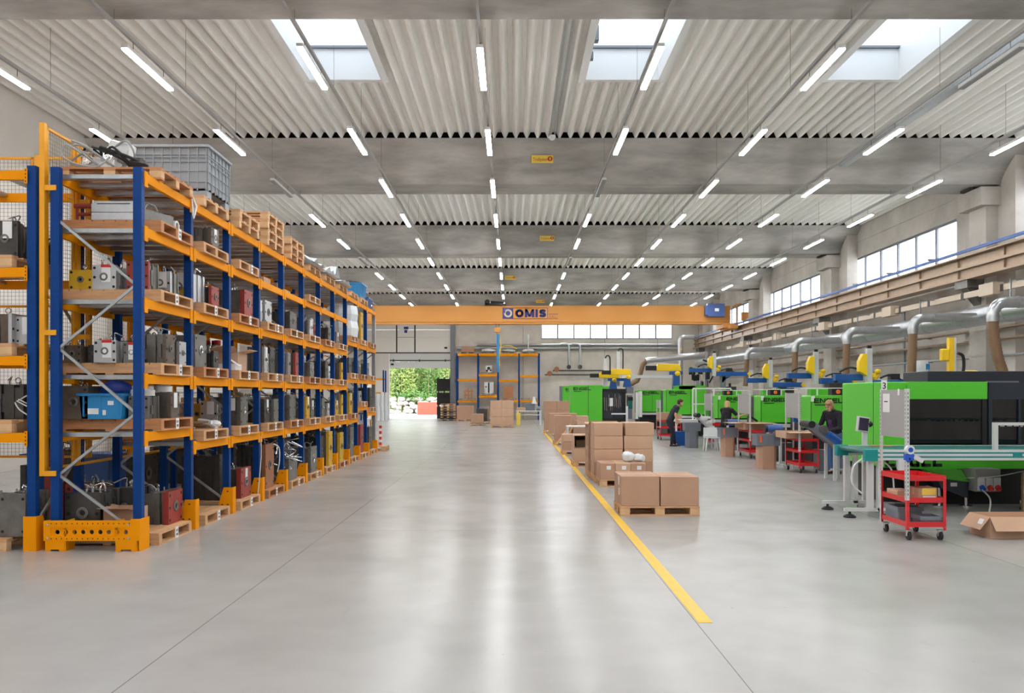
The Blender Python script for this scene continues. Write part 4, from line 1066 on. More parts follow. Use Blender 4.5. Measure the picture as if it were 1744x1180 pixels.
# bay 3
M(3,3,'R',-4.56,.12,.5,.42,.42,'x',hoses=5,card=0); M(3,3,'A',-4.9,-.3,.3,.3,.36,'y',hoses=4); M(3,3,'D',-5.1,.3,.3,.3,.3,'y')
open_carton('open brown carton on the second shelf up, third bay of the rack', -4.62, bay_y(3)+.1, base_z(3,2), .42,.42,.3,0,'card_light',(1,0,0,1),1.2)
tag(MB().box(-.16,.16,-.14,.14,0,.1).cbox((.12,-.05,.12),(.18,.14,.004),Matrix.Rotation(.6,3,'Y')).build('paper_box','paper',loc=(-4.5,bay_y(3)-.28,base_z(3,2))),'low white box with a raised lid on the second shelf, third bay','box')
M(3,2,'K',-5.1,.2,.3,.4,.42,'x',hoses=6)
tag(MB().cyl((-.1,0,.0),(-.1,0,.09),.05,n=12).cyl((.02,.05,0),(.02,.05,.09),.05,n=12).cyl((.1,-.04,0),(.1,-.04,.09),.05,n=12).build('spray_cans','red_clip',loc=(-4.95,bay_y(3)+.25,base_z(3,2)+.42)),'small red caps on the black mold in the third bay','caps')
M(3,1,'S',-4.6,.1,.45,.36,.46,'x',card=2); M(3,1,'P',-4.75,-.3,.3,.26,.4,'y',card=1,ring=False); M(3,1,'Y',-5.15,.25,.3,.25,.35,'y')
M(3,0,'V',-4.62,.1,.55,.5,.48,'x',hoses=6,card=1); M(3,0,'D',-4.9,-.25,.6,.3,.72,'x',hoses=8,ring=False); M(3,0,'K',-5.2,.3,.4,.4,.6,'x')
# bay 4
M(4,3,'A',-4.6,.1,.36,.4,.42,'x',card=2); M(4,3,'P',-4.6,-.28,.3,.26,.4,'x',card=1,ring=False); M(4,3,'Y',-5.1,-.1,.3,.3,.46,'y',eye=False)
M(4,2,'P',-4.5,-.28,.3,.2,.46,'x',card=1); M(4,2,'S',-4.55,-.02,.3,.2,.36,'x'); M(4,2,'D',-4.6,.28,.4,.3,.48,'x',hoses=5)
M(4,1,'S',-4.5,.24,.36,.3,.42,'x',ring=False); M(4,1,'D',-4.6,-.12,.45,.36,.42,'x',card=1,hoses=8); M(4,1,'W',-5.1,.1,.3,.5,.52,'x',hoses=3)
M(4,0,'C',-4.6,-.05,.5,.5,.78,'x',hoses=6); 
tag(MB().tube([(-4.3,0,.78),(-4.24,.14,.7),(-4.25,.2,.45),(-4.3,.24,.25)],.011,6).build('hose','cable_white',loc=(0,bay_y(4),.145)),'white hose hanging down beside the copper coloured mold','hose')
tag(MB().tube([(-4.31,14.06,1.1),(-4.29,14.03,.8),(-4.3,13.98,.45),(-4.32,13.93,.1)],.009,6).build('hose','cable_white'),'thin white hose hanging down in front of the fourth rack post','hose')
for i,(x,dy) in enumerate(((-4.75,-.3),(-4.62,.2))):
    carton('cream flat box %s on the fourth shelf up, fourth bay' % ('at the near end' if i == 0 else 'at the far end'), x, bay_y(4)+dy, LV[4][3]+.0575, .3,.4,.16,0,'card_light')
carton('low brown carton stack on the fourth shelf up, fifth bay', -4.7, bay_y(5)-.2, LV[5][3]+.0575, .3,.35,.2,0,'card')
carton('small yellow box on the fourth shelf up, fifth bay', -4.7, bay_y(5)+.25, LV[5][3]+.0575, .25,.3,.15,0,'mold_yellow')
# bay 5 .. 11
M(5,3,'D',-4.6,.05,.5,.5,.36,'x',hoses=4); M(5,3,'Y',-5.1,.3,.3,.4,.45,'y'); M(5,2,'S',-4.6,-.3,.3,.22,.46,'x'); M(5,2,'A',-4.55,-.05,.3,.2,.44,'x',hoses=3); M(5,2,'R',-4.5,.22,.36,.22,.46,'x')
M(5,1,'S',-4.5,-.2,.4,.4,.5,'x',ring=False,hoses=4); M(5,1,'K',-4.6,.28,.4,.3,.46,'x',hoses=4)
M(6,3,'P',-4.5,.0,.3,.24,.34,'x',card=1); M(6,3,'G',-4.7,-.3,.4,.3,.36,'x',hoses=3); M(6,3,'A',-4.55,.3,.3,.22,.4,'x'); M(6,2,'S',-4.5,-.1,.4,.36,.32,'x'); M(6,2,'D',-4.8,.3,.3,.3,.42,'x',hoses=4); M(6,2,'R',-5.1,-.3,.4,.4,.42,'x')
M(6,1,'Y',-4.5,-.26,.3,.3,.46,'x',card=1); M(6,1,'S',-4.55,.22,.36,.3,.38,'x',card=1); M(6,0,'S',-4.55,.05,.5,.55,.55,'x',hoses=4); M(6,0,'D',-5.1,.0,.5,.5,.75,'x',hoses=7)
M(7,3,'D',-4.5,.1,.4,.3,.3,'x',hoses=7); M(7,3,'R',-4.7,-.28,.3,.25,.34,'x',hoses=3); M(7,2,'D',-4.5,-.1,.36,.3,.4,'x',hoses=6); M(7,2,'P',-4.5,.28,.3,.2,.3,'x',card=1)
M(7,1,'S',-4.55,-.25,.36,.3,.42,'x'); M(7,1,'A',-4.5,.2,.3,.25,.3,'x',card=1); M(7,0,'Y',-4.55,.22,.5,.4,.8,'x',hoses=4); M(7,0,'D',-4.7,-.25,.6,.4,.72,'x',hoses=4)
M(8,3,'B',-4.6,.0,.4,.4,.3,'x',card=1); M(8,2,'V',-4.7,-.1,.4,.3,.4,'x',hoses=3); M(8,2,'Y',-4.5,.28,.3,.2,.44,'x',hoses=4); M(8,1,'Y',-4.6,-.1,.4,.36,.36,'x',card=1,hoses=3); M(8,1,'W',-4.5,.3,.3,.2,.5,'x',hoses=4)
M(8,0,'Y',-4.55,.0,.5,.44,.72,'x',hoses=3); M(8,0,'D',-5.1,.1,.5,.5,.8,'x',hoses=5)
M(9,2,'D',-4.6,.1,.4,.4,.42,'x',hoses=8); M(9,1,'Y',-4.55,-.05,.4,.42,.55,'x',card=1,hoses=3); M(9,1,'K',-4.6,.38,.3,.25,.6,'x'); M(9,0,'S',-4.6,.1,.5,.5,.8,'x',hoses=8)
M(10,3,'Y',-4.55,.1,.4,.4,.8,'x'); M(10,2,'S',-4.6,.0,.4,.4,.4,'x',hoses=8); M(10,1,'P',-4.6,.1,.4,.4,.3,'x',hoses=2); M(10,0,'R',-4.6,.1,.5,.5,.82,'x',hoses=5)
M(11,2,'S',-4.6,-.1,.4,.36,.4,'x',hoses=5); M(11,1,'D',-4.55,.1,.4,.4,.6,'x'); M(11,0,'D',-4.6,.0,.5,.5,.7,'x',hoses=4)
M(5,0,'D',-4.75,.2,.5,.4,.7,'x')
pk = thing('hose_tangle','tangle of silver hoses on a mold on the floor, fifth bay','hoses',(-4.6,bay_y(5)-.15,.145))
mb = MB(); rr = random.Random(9)
for q in range(46):
    p = Vector((rr.uniform(-.25,.25),rr.uniform(-.3,.3),rr.uniform(.25,.8)))
    mb.tube([p,p+Vector((rr.uniform(-.2,.2),rr.uniform(-.2,.2),rr.uniform(-.15,.15))),p+Vector((rr.uniform(-.25,.25),rr.uniform(-.25,.25),rr.uniform(-.25,.2)))],.012,5)
mb.build('hose','chrome',pk); MB().box(-.3,.3,-.3,.3,0,.45).build('mold_block','steel',pk,bevel=.005)
# foil wrapped goods in bay 9, third shelf
wr = thing('wrapped_goods','tall film wrapped grey goods on the third shelf up, ninth bay','wrapped goods',(-4.6,bay_y(9)+.0,base_z(9,3)))
mb = MB(); mb.tube([(0,0,0),(.01,0,.2),(-.01,.01,.4),(.01,0,.6),(0,0,.8),(0,0,.84)],[.42,.44,.42,.43,.4,.3],8); mb.build('film_wrap','film',wr,smooth=False)
# rack tops
def stack(b, n, dy=0, first=0):
    for i in range(first, n):
        rack_pallet(b, 5, dy=dy+(.03 if i % 2 else 0), z=LV[b][4]+.0575+i*.146, extra=' %s in its stack' % ORD[i+1], cardt=False, kind='block')
stack(3, 2, .0, 1); stack(4, 4, .0, 1); stack(5, 3, 0, 1)
for b, nm in ((6,'sagging clear film over the pallet'),(7,'white crumpled film sheet'),(8,'grey and white film heap')):
    mb = MB(); rr = random.Random(b); n = 10; vs = []; fs = []
    for i in range(n):
        for j in range(n): vs.append((-.55+1.15*i/(n-1), -.55+1.1*j/(n-1), .03+abs(rr.gauss(0,.06))+(.16 if b == 7 and i > 3 and j in (6,7,8) else 0)))
    for i in range(n-1):
        for j in range(n-1): fs.append((i*n+j,(i+1)*n+j,(i+1)*n+j+1,i*n+j+1))
    bot = len(vs); vs2 = [(x,y,.005) for x,y,z in vs]
    mb.add(vs,fs).add(vs2,[f[::-1] for f in fs])
    tag(mb.build('plastic_film','film',loc=(-4.75,bay_y(b),base_z(b,5)),smooth=False),'%s on the rack top, %s bay' % (nm, ORD[b]),'film')
for i, b in enumerate((10,11)):
    t = thing('plastic_crate','blue plastic tub on the rack top, %s' % ('tenth bay, on a pallet' if i == 0 else 'last bay at the far end'),'crate',(-4.75,bay_y(b),base_z(b,5) if i == 0 else LV[b][4]+.0575),group=None)
    w,d,h = (.95,.85,.42) if i == 0 else (.8,.7,.34)
    MB().prism([(-w/2+.06,0),(w/2-.06,0),(w/2,h),(-w/2,h)],'y',-d/2,d/2).build('tub_body','cabinet_blue' if i else 'crate_blue',t,bevel=.01)
    MB().box(-w/2-.02,w/2+.02,-d/2-.02,d/2+.02,h-.04,h).build('rim','cabinet_blue' if i else 'crate_blue',t)
    mb = MB()
    for q in range(4): mb.box(w/2-.01,w/2+.005,-d/2+.1+q*.2,-d/2+.13+q*.2,.06,h-.05).box(-w/2+.15+q*.2,-w/2+.18+q*.2,-d/2-.012,-d/2+.01,.05,h-.05)
    mb.build('ribs','cabinet_blue' if i else 'crate_blue',t)
    if i == 0: tag(MB().cbox((0,0,.06),(.6,.3,.06),Matrix.Rotation(.1,3,'Y')).bar((-.2,-.2,.1),(.3,.2,.08),.06,.04).build('machine_part','steel_dark',loc=(-4.75,bay_y(b),base_z(b,5)+.42)),'dark machine part lying on the blue tub on the rack top','machine part')

# ---------------------------------------------------------------- second rack contents
for l, z in ((1,1.31),(2,2.2),(3,3.22)):
    pallet('timber pallet on the %s of the rack at the left edge' % ['','lowest shelf','middle shelf','upper shelf'][l], R2X-.68, R2Y+.45, z+.0575, .95, 1.05, False, 'wood', group='rack pallets', kind='block')
pallet('timber pallet on the floor under the rack at the left edge', R2X-.75, R2Y+.42, 0, 1.0, 1.05, False, 'wood', group='rack pallets', kind='block')
zz = 3.22+.0575+.145
mold('grey and black mold with a paper card on the upper shelf, left edge rack', R2X-.42, R2Y+.35, zz, .4,.3,.44,'y','steel_dark','steel',card=1,hoses=4)
mold('low dark mold on the upper shelf beside the second rack post', R2X-.16, R2Y+.5, zz, .35,.2,.3,'y','steel_dark','steel_dark',ring=False)
zz = 2.2+.0575+.145
mold('brown mold plate with bolt holes on the middle shelf, left edge rack', R2X-.46, R2Y+.25, zz, .3,.3,.36,'x','alu','steel_brown',card=0)
mold('silver mold with a grey card on the middle shelf, left edge rack', R2X-.2, R2Y+.3, zz, .24,.22,.33,'y','alu','alu',card=1,ring=False)
zz = 1.31+.0575+.145
mold('dark plated mold with eyebolt on the lowest shelf, left edge rack', R2X-.4, R2Y+.35, zz, .3,.24,.42,'x','steel_dark','steel_dark',hoses=2)
tag(MB().tube([(-.18,0,.12),(.0,-.04,.2),(.1,-.04,.15),(.04,-.03,.06),(-.16,-.02,.14)],.008,6).tube([(-.2,-.02,.1),(-.1,-.1,.02),(.04,-.13,-.06),(.1,-.12,-.1)],.008,6).tube([(-.18,-.02,.12),(-.02,-.06,.05),(.1,-.06,0)],.008,6).build('cable','cable_white',loc=(R2X-.12,R2Y+.2,zz+.1)),'white looping cables beside the dark mold at the left edge','cable')
mold('silver grey mold with a small plate on the floor, left edge rack', R2X-.27, R2Y+.3, .145, .5,.3,.5,'y','steel','steel',ring=False,hoses=4,card=0)
mold('dark brown mold at the very left edge on the floor pallet', R2X-.62, R2Y+.3, .145, .5,.24,.46,'y','steel_brown','steel_dark',hoses=4,ring=False)
mold('dark red faced mold on the floor behind the left rack post', -5.55, 10.9, 0.145, .5,.5,.5,'y','mold_red','steel_dark',hoses=3)
pallet('timber pallet on the floor under the dark red mold', -5.6, 11.0, 0, 1.0,.9,False,'wood_old',group='rack pallets',kind='block')
mold('tall dark red machine frame standing behind the left edge rack', -6.0, 10.95, .145, .4,.25,.95,'y','mold_red','steel_dark',ring=False,hoses=4)
pallet('timber pallet on the floor under the tall red frame', -6.25, 11.0, 0, .25,.9,False,'wood_old',group='rack pallets',kind='block')
tag(MB().box(-.6,.6,-.25,.25,0,.9).box(-.58,-.02,-.262,-.25,.1,.86).box(.02,.58,-.262,-.25,.1,.86).box(-.7,.7,-.3,.3,.9,.94).build('cabinet','rail_blue',loc=(-6.5,12.3,0)),'blue steel cabinet standing behind the left edge rack','cabinet')
# low row behind the long rack
lr = thing('low_rack','low blue rack row with crates behind the long rack','rack',(-7.6,0,0))
for q in range(7):
    y = 11.6+q*2.2
    for x in (0,1.0): MB().box(x-.05,x+.05,y-.04,y+.04,0,1.5).build('upright','rack_blue',lr)
    if q < 6:
        for x in (-.05,1.05): MB().box(x-.02,x+.02,y+.04,y+2.16,1.1,1.2).build('beam','rack_orange',lr)
        MB().box(0,1,y+.1,y+2.1,1.18,1.2).build('deck','galvanised',lr)
for q in range(6):
    y = 12.7+q*2.2
    mold('large dark mold on the floor behind the long rack, %s from the near end' % ORD[q+1], -7.0, y, 0, .8,.7,.75,'x',['steel_brown','steel_dark','mold_red'][q % 3],'steel_dark',hoses=6,group='molds behind the rack')
    carton('wooden crate on the low rack behind the long rack, %s from the near end' % ORD[q+1], -7.1, y, 1.2, .9,1.2,.45+.1*(q % 2),0,'wood_old' if q % 2 else 'card',group='crates behind the rack')
sg = thing('speed_sign','white sign with a red ring on the left wall','sign',(XL+.01,25.6,4.05))
MB().box(0,.02,-.32,.32,-.42,.42).build('board','paper',sg)
MB().lathe([(.25,.021),(.25,.026)],(0,0,.1),24,'x').build('ring','sign_red',sg); MB().lathe([(.18,.027),(.18,.03)],(0,0,.1),24,'x').build('disc','paper',sg)
text('number','5',.3,'black',sg,(.031,-.08,0),(math.pi/2,0,math.pi/2))
mb = MB()
for z, xx in ((3.1,0),(1.9,0)): mb.cyl((XL+.1,9,z),(XL+.1,50,z),.03,n=8)
tag(mb.build('wall_pipe','panel_grey'),'thin grey pipes along the left white wall behind the mesh','pipe')
# ================================================================ CARTONS ALONG THE AISLE
def aisle_pallet(label, x0, x1, y0, d, **k): return pallet(label, (x0+x1)/2, y0+d/2, 0, x1-x0, d, False, 'wood', group=None, kind='block', **k)
aisle_pallet('pale timber pallet under the two closest cartons',1.61,2.787,12.25,.8)
carton('closest large carton with paper labels on its left side', 1.905, 12.65, .144, .575,.78,.448, papers=(('l',-.15,.36,.12,.13),('l',-.18,.2,.1,.1)))
carton('large plain carton, right one of the closest pallet', 2.495, 12.65, .144, .57,.78,.44)
aisle_pallet('timber pallet under the row of three labelled cartons',1.72,2.62,16.15,.8)
for i, n in enumerate(('left','middle','right')):
    carton('low carton with white paper label, %s one of a row of three' % n, 1.87+.3*i, 16.55, .144, .295,.78,.32, papers=(('f',.02,.23,.085,.075),), m='card' if i != 1 else 'card_light')
t = thing('plastic_bag','clear plastic bag of parts lying on the three labelled cartons','bag',(2.4,16.5,.466))
mb = MB(); rough_ball(mb,(-.08,0,.1),.15,(1,.8,.75),14,8); rough_ball(mb,(.12,.02,.08),.12,(1,.8,.7),12,8); mb.v = [(x,y,max(z,0)) for x,y,z in mb.v]
bo = mb.build('bag','film',t,smooth=False); mb = MB(); rough_ball(mb,(.2,.03,.07),.09,(.8,.6,.9),10,6); bk_ = mb.build('bag_knot','film',t,smooth=False)
for o in (bo, bk_):
    o.modifiers.new('soft','SUBSURF').levels = 2; o.modifiers['soft'].render_levels = 2; o.data.polygons.foreach_set('use_smooth',[True]*len(o.data.polygons))
aisle_pallet('timber pallet under the tall double stack of cartons',1.69,2.91,17.0,.8)
lv = ['bottom','second','third','top']
for j in range(4):
    for i in range(2):
        carton('%s carton of the %s column in the tall double stack' % (lv[j], 'left' if i == 0 else 'right'), 1.99+.62*i+.006*((j*3+i) % 3-1)+(.02 if j == 3 and i else 0), 17.4, .144+j*.272, .595,.77,.268, rz=.008*((j+i) % 3-1), m='card_light' if j else 'card')
aisle_pallet('timber pallet behind the tall double stack',1.66,2.86,18.0,.8)
for j in range(3):
    carton('%s left carton behind the tall double stack' % lv[j], 1.96, 18.4, .144+j*.272, .6,.77,.268); carton('%s right carton behind the tall double stack' % lv[j], 2.58, 18.4, .144+j*.272, .6,.77,.268)
open_carton('open carton with raised flaps on top behind the tall double stack', 1.96, 18.4, .96, .6,.77,.2, 0,'card_light',(1,1,1,1),1.35)
# third pallet: closed carton with an open crate on it
aisle_pallet('timber pallet under the dark open carton',1.53,2.73,20.75,.8)
carton('wide closed carton under the dark open carton', 2.13, 21.15, .144, 1.16,.78,.31, m='card_light')
t = thing('open_carton','carton lying open towards the camera, dark inside','carton',(2.13,21.15,.456))
MB().box(-.58,.58,-.39,.39,0,.01).box(-.58,.58,-.39,.39,.32,.33).box(-.58,-.565,-.39,.39,.01,.32).box(.565,.58,-.39,.39,.01,.32).box(-.565,.565,.375,.39,.01,.32).build('carton_body','card_light',t)
MB().box(-.56,.56,.36,.374,.012,.318).box(-.5,.5,-.1,.35,.012,.2).build('contents','card_inner',t)
aisle_pallet('timber pallet beyond the dark open carton',1.5,2.7,24.9,.8)
MB_ = carton('long low carton on the pallet beyond the dark open carton', 2.1, 25.3, .144, 1.16,.78,.24); carton('second long carton on top of the low one beyond the dark open carton', 2.1, 25.3, .386, 1.16,.78,.22, m='card_light')
wt = thing('table','small white table standing among the cartons','table',(2.4,27.5,0))
MB().box(-.6,.6,-.35,.35,.74,.78).build('table_top','white_paint',wt,bevel=.004)
for x in (-.57,.57):
    for y in (-.32,.32): MB().box(x-.025,x+.025,y-.025,y+.025,0,.74).build('leg','white_paint',wt)
aisle_pallet('timber pallet under the tall narrow carton',1.5,2.7,29.9,.8)
carton('tall narrow carton beyond the white table', 1.84, 30.3, .144, .6,.76,.92); carton('lower carton right of the tall narrow one', 2.45, 30.3, .144, .5,.76,.5)
carton('small square carton on the carton right of the tall narrow one', 2.55, 30.2, .645, .42,.5,.4, m='card_light')
tag(MB().bar((1.6,29.6,.03),(2.1,29.86,.75),.1,.03).bar((1.75,29.55,.03),(2.2,29.86,.7),.1,.03).build('boards','wood'),'two loose boards leaning on the tall narrow carton','boards')
aisle_pallet('timber pallet under the wide flat topped carton',1.6,2.85,36,.8)
carton('wide flat topped carton beyond the tall narrow carton', 2.22, 36.4, .144, 1.22,.78,.86)
aisle_pallet('timber pallet under the farthest stack of the carton row',1.5,2.75,39.4,.8)
for j in range(3):
    for i in range(2): carton('%s %s carton of the farthest stack in the row' % (lv[j] if j < 2 else 'top', ('left','right')[i]), 1.82+.6*i, 39.8, .144+j*.46, .595,.77,.457)
aisle_pallet('timber pallet under the carton stack by the back wall rack',-1.25,.08,45.8,1.0)
for j in range(3):
    for i in range(2): carton('%s %s carton of the stack before the back wall rack' % (lv[j] if j < 2 else 'top', ('left','right')[i]), -.92+.655*i, 46.3, .144+j*.455, .65,.95,.45, m='card_light')
# ================================================================ BACK WALL
br = thing('pallet_rack','blue and orange rack standing against the back wall','pallet rack')
bx = [-4.07,-2.53,-1.07,.47,1.93]
for x in bx:
    for y in (60.0,61.0): MB().box(x-.06,x+.06,y-.05,y+.05,0,4.85).build('upright','rack_blue',br)
lvls = [[1.35,2.91,4.76],[1.71,3.26,4.76],[1.37,2.87,4.76],[1.37,3.2,4.76]]
for i in range(4):
    for z in lvls[i]:
        for y in (59.96,61.03): MB().box(bx[i]+.06,bx[i+1]-.06,y-.03,y+.03,z-.08,z+.06).build('beam','rack_orange',br)
        if z > 4 or i in (1,): MB().box(bx[i]+.06,bx[i+1]-.06,60,61,z+.02,z+.06).build('deck','galvanised',br)
def bp(i, z, nm): return pallet('timber pallet on the back wall rack, %s' % nm, (bx[i]+bx[i+1])/2, 60.5, z+.06, 1.2,1.0,False,'wood_old',group='pallets on the back rack',kind='block')
bp(0,4.76,'top of the first bay'); bp(1,4.76,'top of the second bay'); bp(2,4.76,'top of the third bay'); bp(3,4.76,'top of the fourth bay'); bp(1,1.71,'second bay, lower shelf'); bp(1,3.26,'second bay, upper shelf')
bp(0,1.35,'first bay, lower shelf'); bp(2,1.37,'third bay, lower shelf'); bp(3,1.37,'fourth bay, lower shelf')
zt = 4.76+.06+.144
mb = MB()
for q in range(6): mb.cbox((-.0,0,.03+q*.07),(.95-.04*(q % 3),.8,.06),Matrix.Rotation(.03*(q % 3-1),3,'Z'))
tag(mb.build('cardboard_bundle','card',loc=(-3.3,60.5,zt)),'bundle of folded cardboard on top of the back wall rack','cardboard')
mb = MB(); rough_ball(mb,(0,0,.12),.5,(1.1,.7,.3),14,8); mb.v = [(x,y,max(z,0)) for x,y,z in mb.v]
tag(mb.build('sack','film',loc=(-1.8,60.5,zt)),'flat white sack on top of the back wall rack','sack')
t = thing('hose_coil','yellow hose coil over a sack on top of the back wall rack','hose',(-.3,60.4,zt))
mb = MB(); rough_ball(mb,(0,0,.1),.48,(1.1,.7,.28),14,8); mb.v = [(x,y,max(z,0)) for x,y,z in mb.v]; mb.build('sack','film',t)
MB().tube([(-.65,-.4,.0),(-.6,-.4,.25),(-.3,-.4,.42),(.2,-.4,.42),(.6,-.4,.2)],.04,8).tube([(-.65,-.4,0),(-.72,-.42,-.5),(-.66,-.44,-1.1)],.035,8).build('hose','sign_yellow',t)
t = thing('covered_stand','white covered machine with a tall pole on the back wall rack','machine part',(1.15,60.4,zt))
mb = MB(); rough_ball(mb,(0,0,.1),.5,(1.0,.6,.3),14,8); mb.v = [(x,y,max(z,0)) for x,y,z in mb.v]; mb.build('cover','film',t)
MB().cyl((0,0,.1),(0,0,1.05),.05,n=10).cyl((.0,0,1.05),(0,0,1.3),.09,n=10).box(-.12,.12,-.06,.06,.9,1.0).build('pole','robot_white',t)
t = thing('machine_unit','black and white machine unit on the upper shelf of the back rack','machine part',(-1.75,60.4,3.26+.21))
MB().box(-.22,.22,-.2,.2,0,.5).build('body','robot_white',t); MB().lathe([(.12,-.22),(.12,-.2)],(.0,0,.3),14,'y').box(-.2,-.05,-.21,-.2,.05,.2).box(.08,.2,-.21,-.2,.1,.22).build('dark_parts','black',t)
t = thing('machine_unit','white machine unit with two posts on the lower shelf of the back rack','machine part',(-1.75,60.4,1.71+.21))
MB().box(-.32,-.06,-.2,.2,0,.85).box(.06,.34,-.2,.2,0,.85).box(-.35,.36,-.22,.22,0,.06).build('body','robot_white',t); MB().box(-.05,.05,-.1,.1,.06,.8).cyl((-.2,-.21,.5),(-.2,-.2,.5),.06,n=10).build('dark_parts','steel_dark',t)
tag(MB().box(-.33,-.2,0,.1,0,.7).box(-.1,.02,0,.1,0,.75).box(.12,.24,0,.1,0,.72).box(-.35,.28,.02,.06,.2,.3).box(-.35,.28,.02,.06,.5,.6).build('upright_pallet','wood_warm',loc=(-3.2,60.3,1.555)),'wooden pallet standing upright on the back wall rack','pallet')
for q in range(4): tag(MB().box(-.32,.32,-.3,.3,0,.22).box(-.33,.33,-.31,-.3,.03,.08).box(-.33,.33,-.31,-.3,.14,.19).build('crate','wood_warm',loc=(-.3,60.4,1.575+q*.222)),'wooden crate on the back wall rack, %s from the bottom of its stack' % ORD[q+1],'crate','wooden crates on the back rack')
carton('wide carton on a pallet under the back wall rack, first bay', -3.3, 57.4, .144, 1.15,.8,.93); aisle_pallet('timber pallet under the wide carton before the back rack',-3.9,-2.7,57,.8)
carton('brown carton on a crooked pallet before the back wall rack', -2.1, 48.9, .25, .72,.8,.55, m='card'); pallet('crooked timber pallet before the back wall rack, upper of two', -2.08, 48.9, .1, .9,.9,False,'wood_old',group=None,kind='block')
pallet('crooked timber pallet before the back wall rack, on the floor', -1.9, 52.6, 0, 1.2,1.0,False,'wood_old',group=None,kind='block')
for o in (LABELS['crooked timber pallet before the back wall rack, upper of two'],): o.location.z = 0; o['label'] = 'crooked timber pallet under the brown carton before the back wall rack'
LABELS['brown carton on a crooked pallet before the back wall rack'].location.z = .144
mold('dark old mold on the floor pallet before the back wall rack', -1.9, 52.6, .145, .8,.6,.8,'x','wood_old','steel_dark',hoses=4)
for q in range(7):
    bk = q < 2 or q == 3
    pallet('%s pallet in the stack beside the open door, %s from the floor' % ('black' if bk else 'timber', ORD[q+1]), -4.6, 58.9, q*.175, 1.05,.9,False,'black' if bk else 'wood',group='pallet stack beside the door',kind='block')
for q in range(3):
    t = thing('plastic_crate','black folded crate stack outside the door, %s from the ground' % ORD[q+1],'crate',(-5.25,63.4,.0+q*1.06))
    mb = MB().box(-.55,.55,-.4,.4,0,.94)
    mb.build('crate_body','black',t); mb = MB()
    for z in range(5): mb.box(-.56,.56,-.41,-.4,.05+z*.18,.12+z*.18)
    mb.build('ribs','rubber',t)
    MB().box(-.5,-.4,-.35,.35,.94,1.06).box(.4,.5,-.35,.35,.94,1.06).box(-.05,.05,-.35,.35,.94,1.06).build('foot','black',t)
bn = thing('workbench','white workbench standing before the back wall rack','workbench',(.95,49.4,0))
MB().box(-.75,.8,0,.8,.82,.87).box(-.75,.8,.0,.8,.6,.63).build('bench_top','white_paint',bn)
for x in (-.62,.72):
    for y in (.05,.7): MB().box(x-.05,x+.05,y-.04,y+.04,0,.82).build('leg','white_paint',bn)
tag(MB().box(-.35,.2,-.15,.2,0,.42).cyl((.3,0,.12),(.5,0,.12),.15,n=12).build('motor_unit','bin_grey',loc=(1.15,49.8,.87)),'grey motor unit lying on the white workbench','motor')
tag(MB().lathe([(.16,0),(.1,.2),(.06,.42)],(0,0,0),14).build('funnel','robot_white',loc=(1.3,49.6,1.29)),'white funnel on the grey motor unit','funnel')
carton('flat carton on the left of the white workbench', .5, 49.8, .87, .5,.5,.2, m='card_light')
tag(MB().box(-.12,.12,-.2,.2,0,.75).build('canister','sign_yellow',loc=(.35,49.3,0)),'yellow canister on the floor left of the workbench','canister')
# left of the door
for i, (x, h) in enumerate(((-9.75,2.0),(-9.45,1.92),(-9.15,2.02),(-8.88,2.0))):
    mb = MB(); pts = [(0,0,0),(.02,0,h*.3),(-.02,0,h*.6),(0,0,h*.9),(0,0,h)]
    mb.tube(pts,[.15,.13,.15,.13,.11],10); tag(mb.build('wrapped_roll','film',loc=(x,57.6+.05*i,0)),'tall white film wrapped roll, %s from the left beside the door' % ORD[i+1],'wrapped goods')
lk = thing('pallet_rack','small orange and blue rack in the corner left of the door','pallet rack')
for x in (-10.9,-9.3):
    for y in (59.2,60.2): MB().box(x-.05,x+.05,y-.05,y+.05,0,3.6).build('upright','rack_blue',lk)
for z in (1.9,2.9):
    for y in (59.15,60.25): MB().box(-10.85,-9.35,y-.03,y+.03,z,z+.12).build('beam','rack_orange',lk)
t = thing('striped_guard','red and white striped post guard past the far end of the long rack','guard',(-4.5,28,0))
MB().box(-.04,.04,-.04,.04,0,.8).box(-.1,.1,-.1,.1,0,.02).build('post','paper',t); mb = MB()
for q in range(4): mb.box(-.042,.042,-.042,.042,.1+q*.19,.2+q*.19)
mb.build('stripe','sign_red',t)
pallet('timber pallet on the floor past the far end of the long rack', -4.7, 26.9, 0, 1.2,.8,False,'wood',group=None,kind='block')
tag(MB().box(-.02,.02,-.4,.4,0,.85).build('board','wood',loc=(-4.6,27.0,.145)),'upright timber board past the far end of the long rack','board')
t = thing('exit_sign','small green exit sign beside the door','sign',(PX(772.5,61.3),61.35,PZ(649,61.3)))
MB().box(-.16,.16,-.03,.03,-.09,.09).box(-.02,.02,.03,.15,-.02,.02).build('panel','exit_green',t)

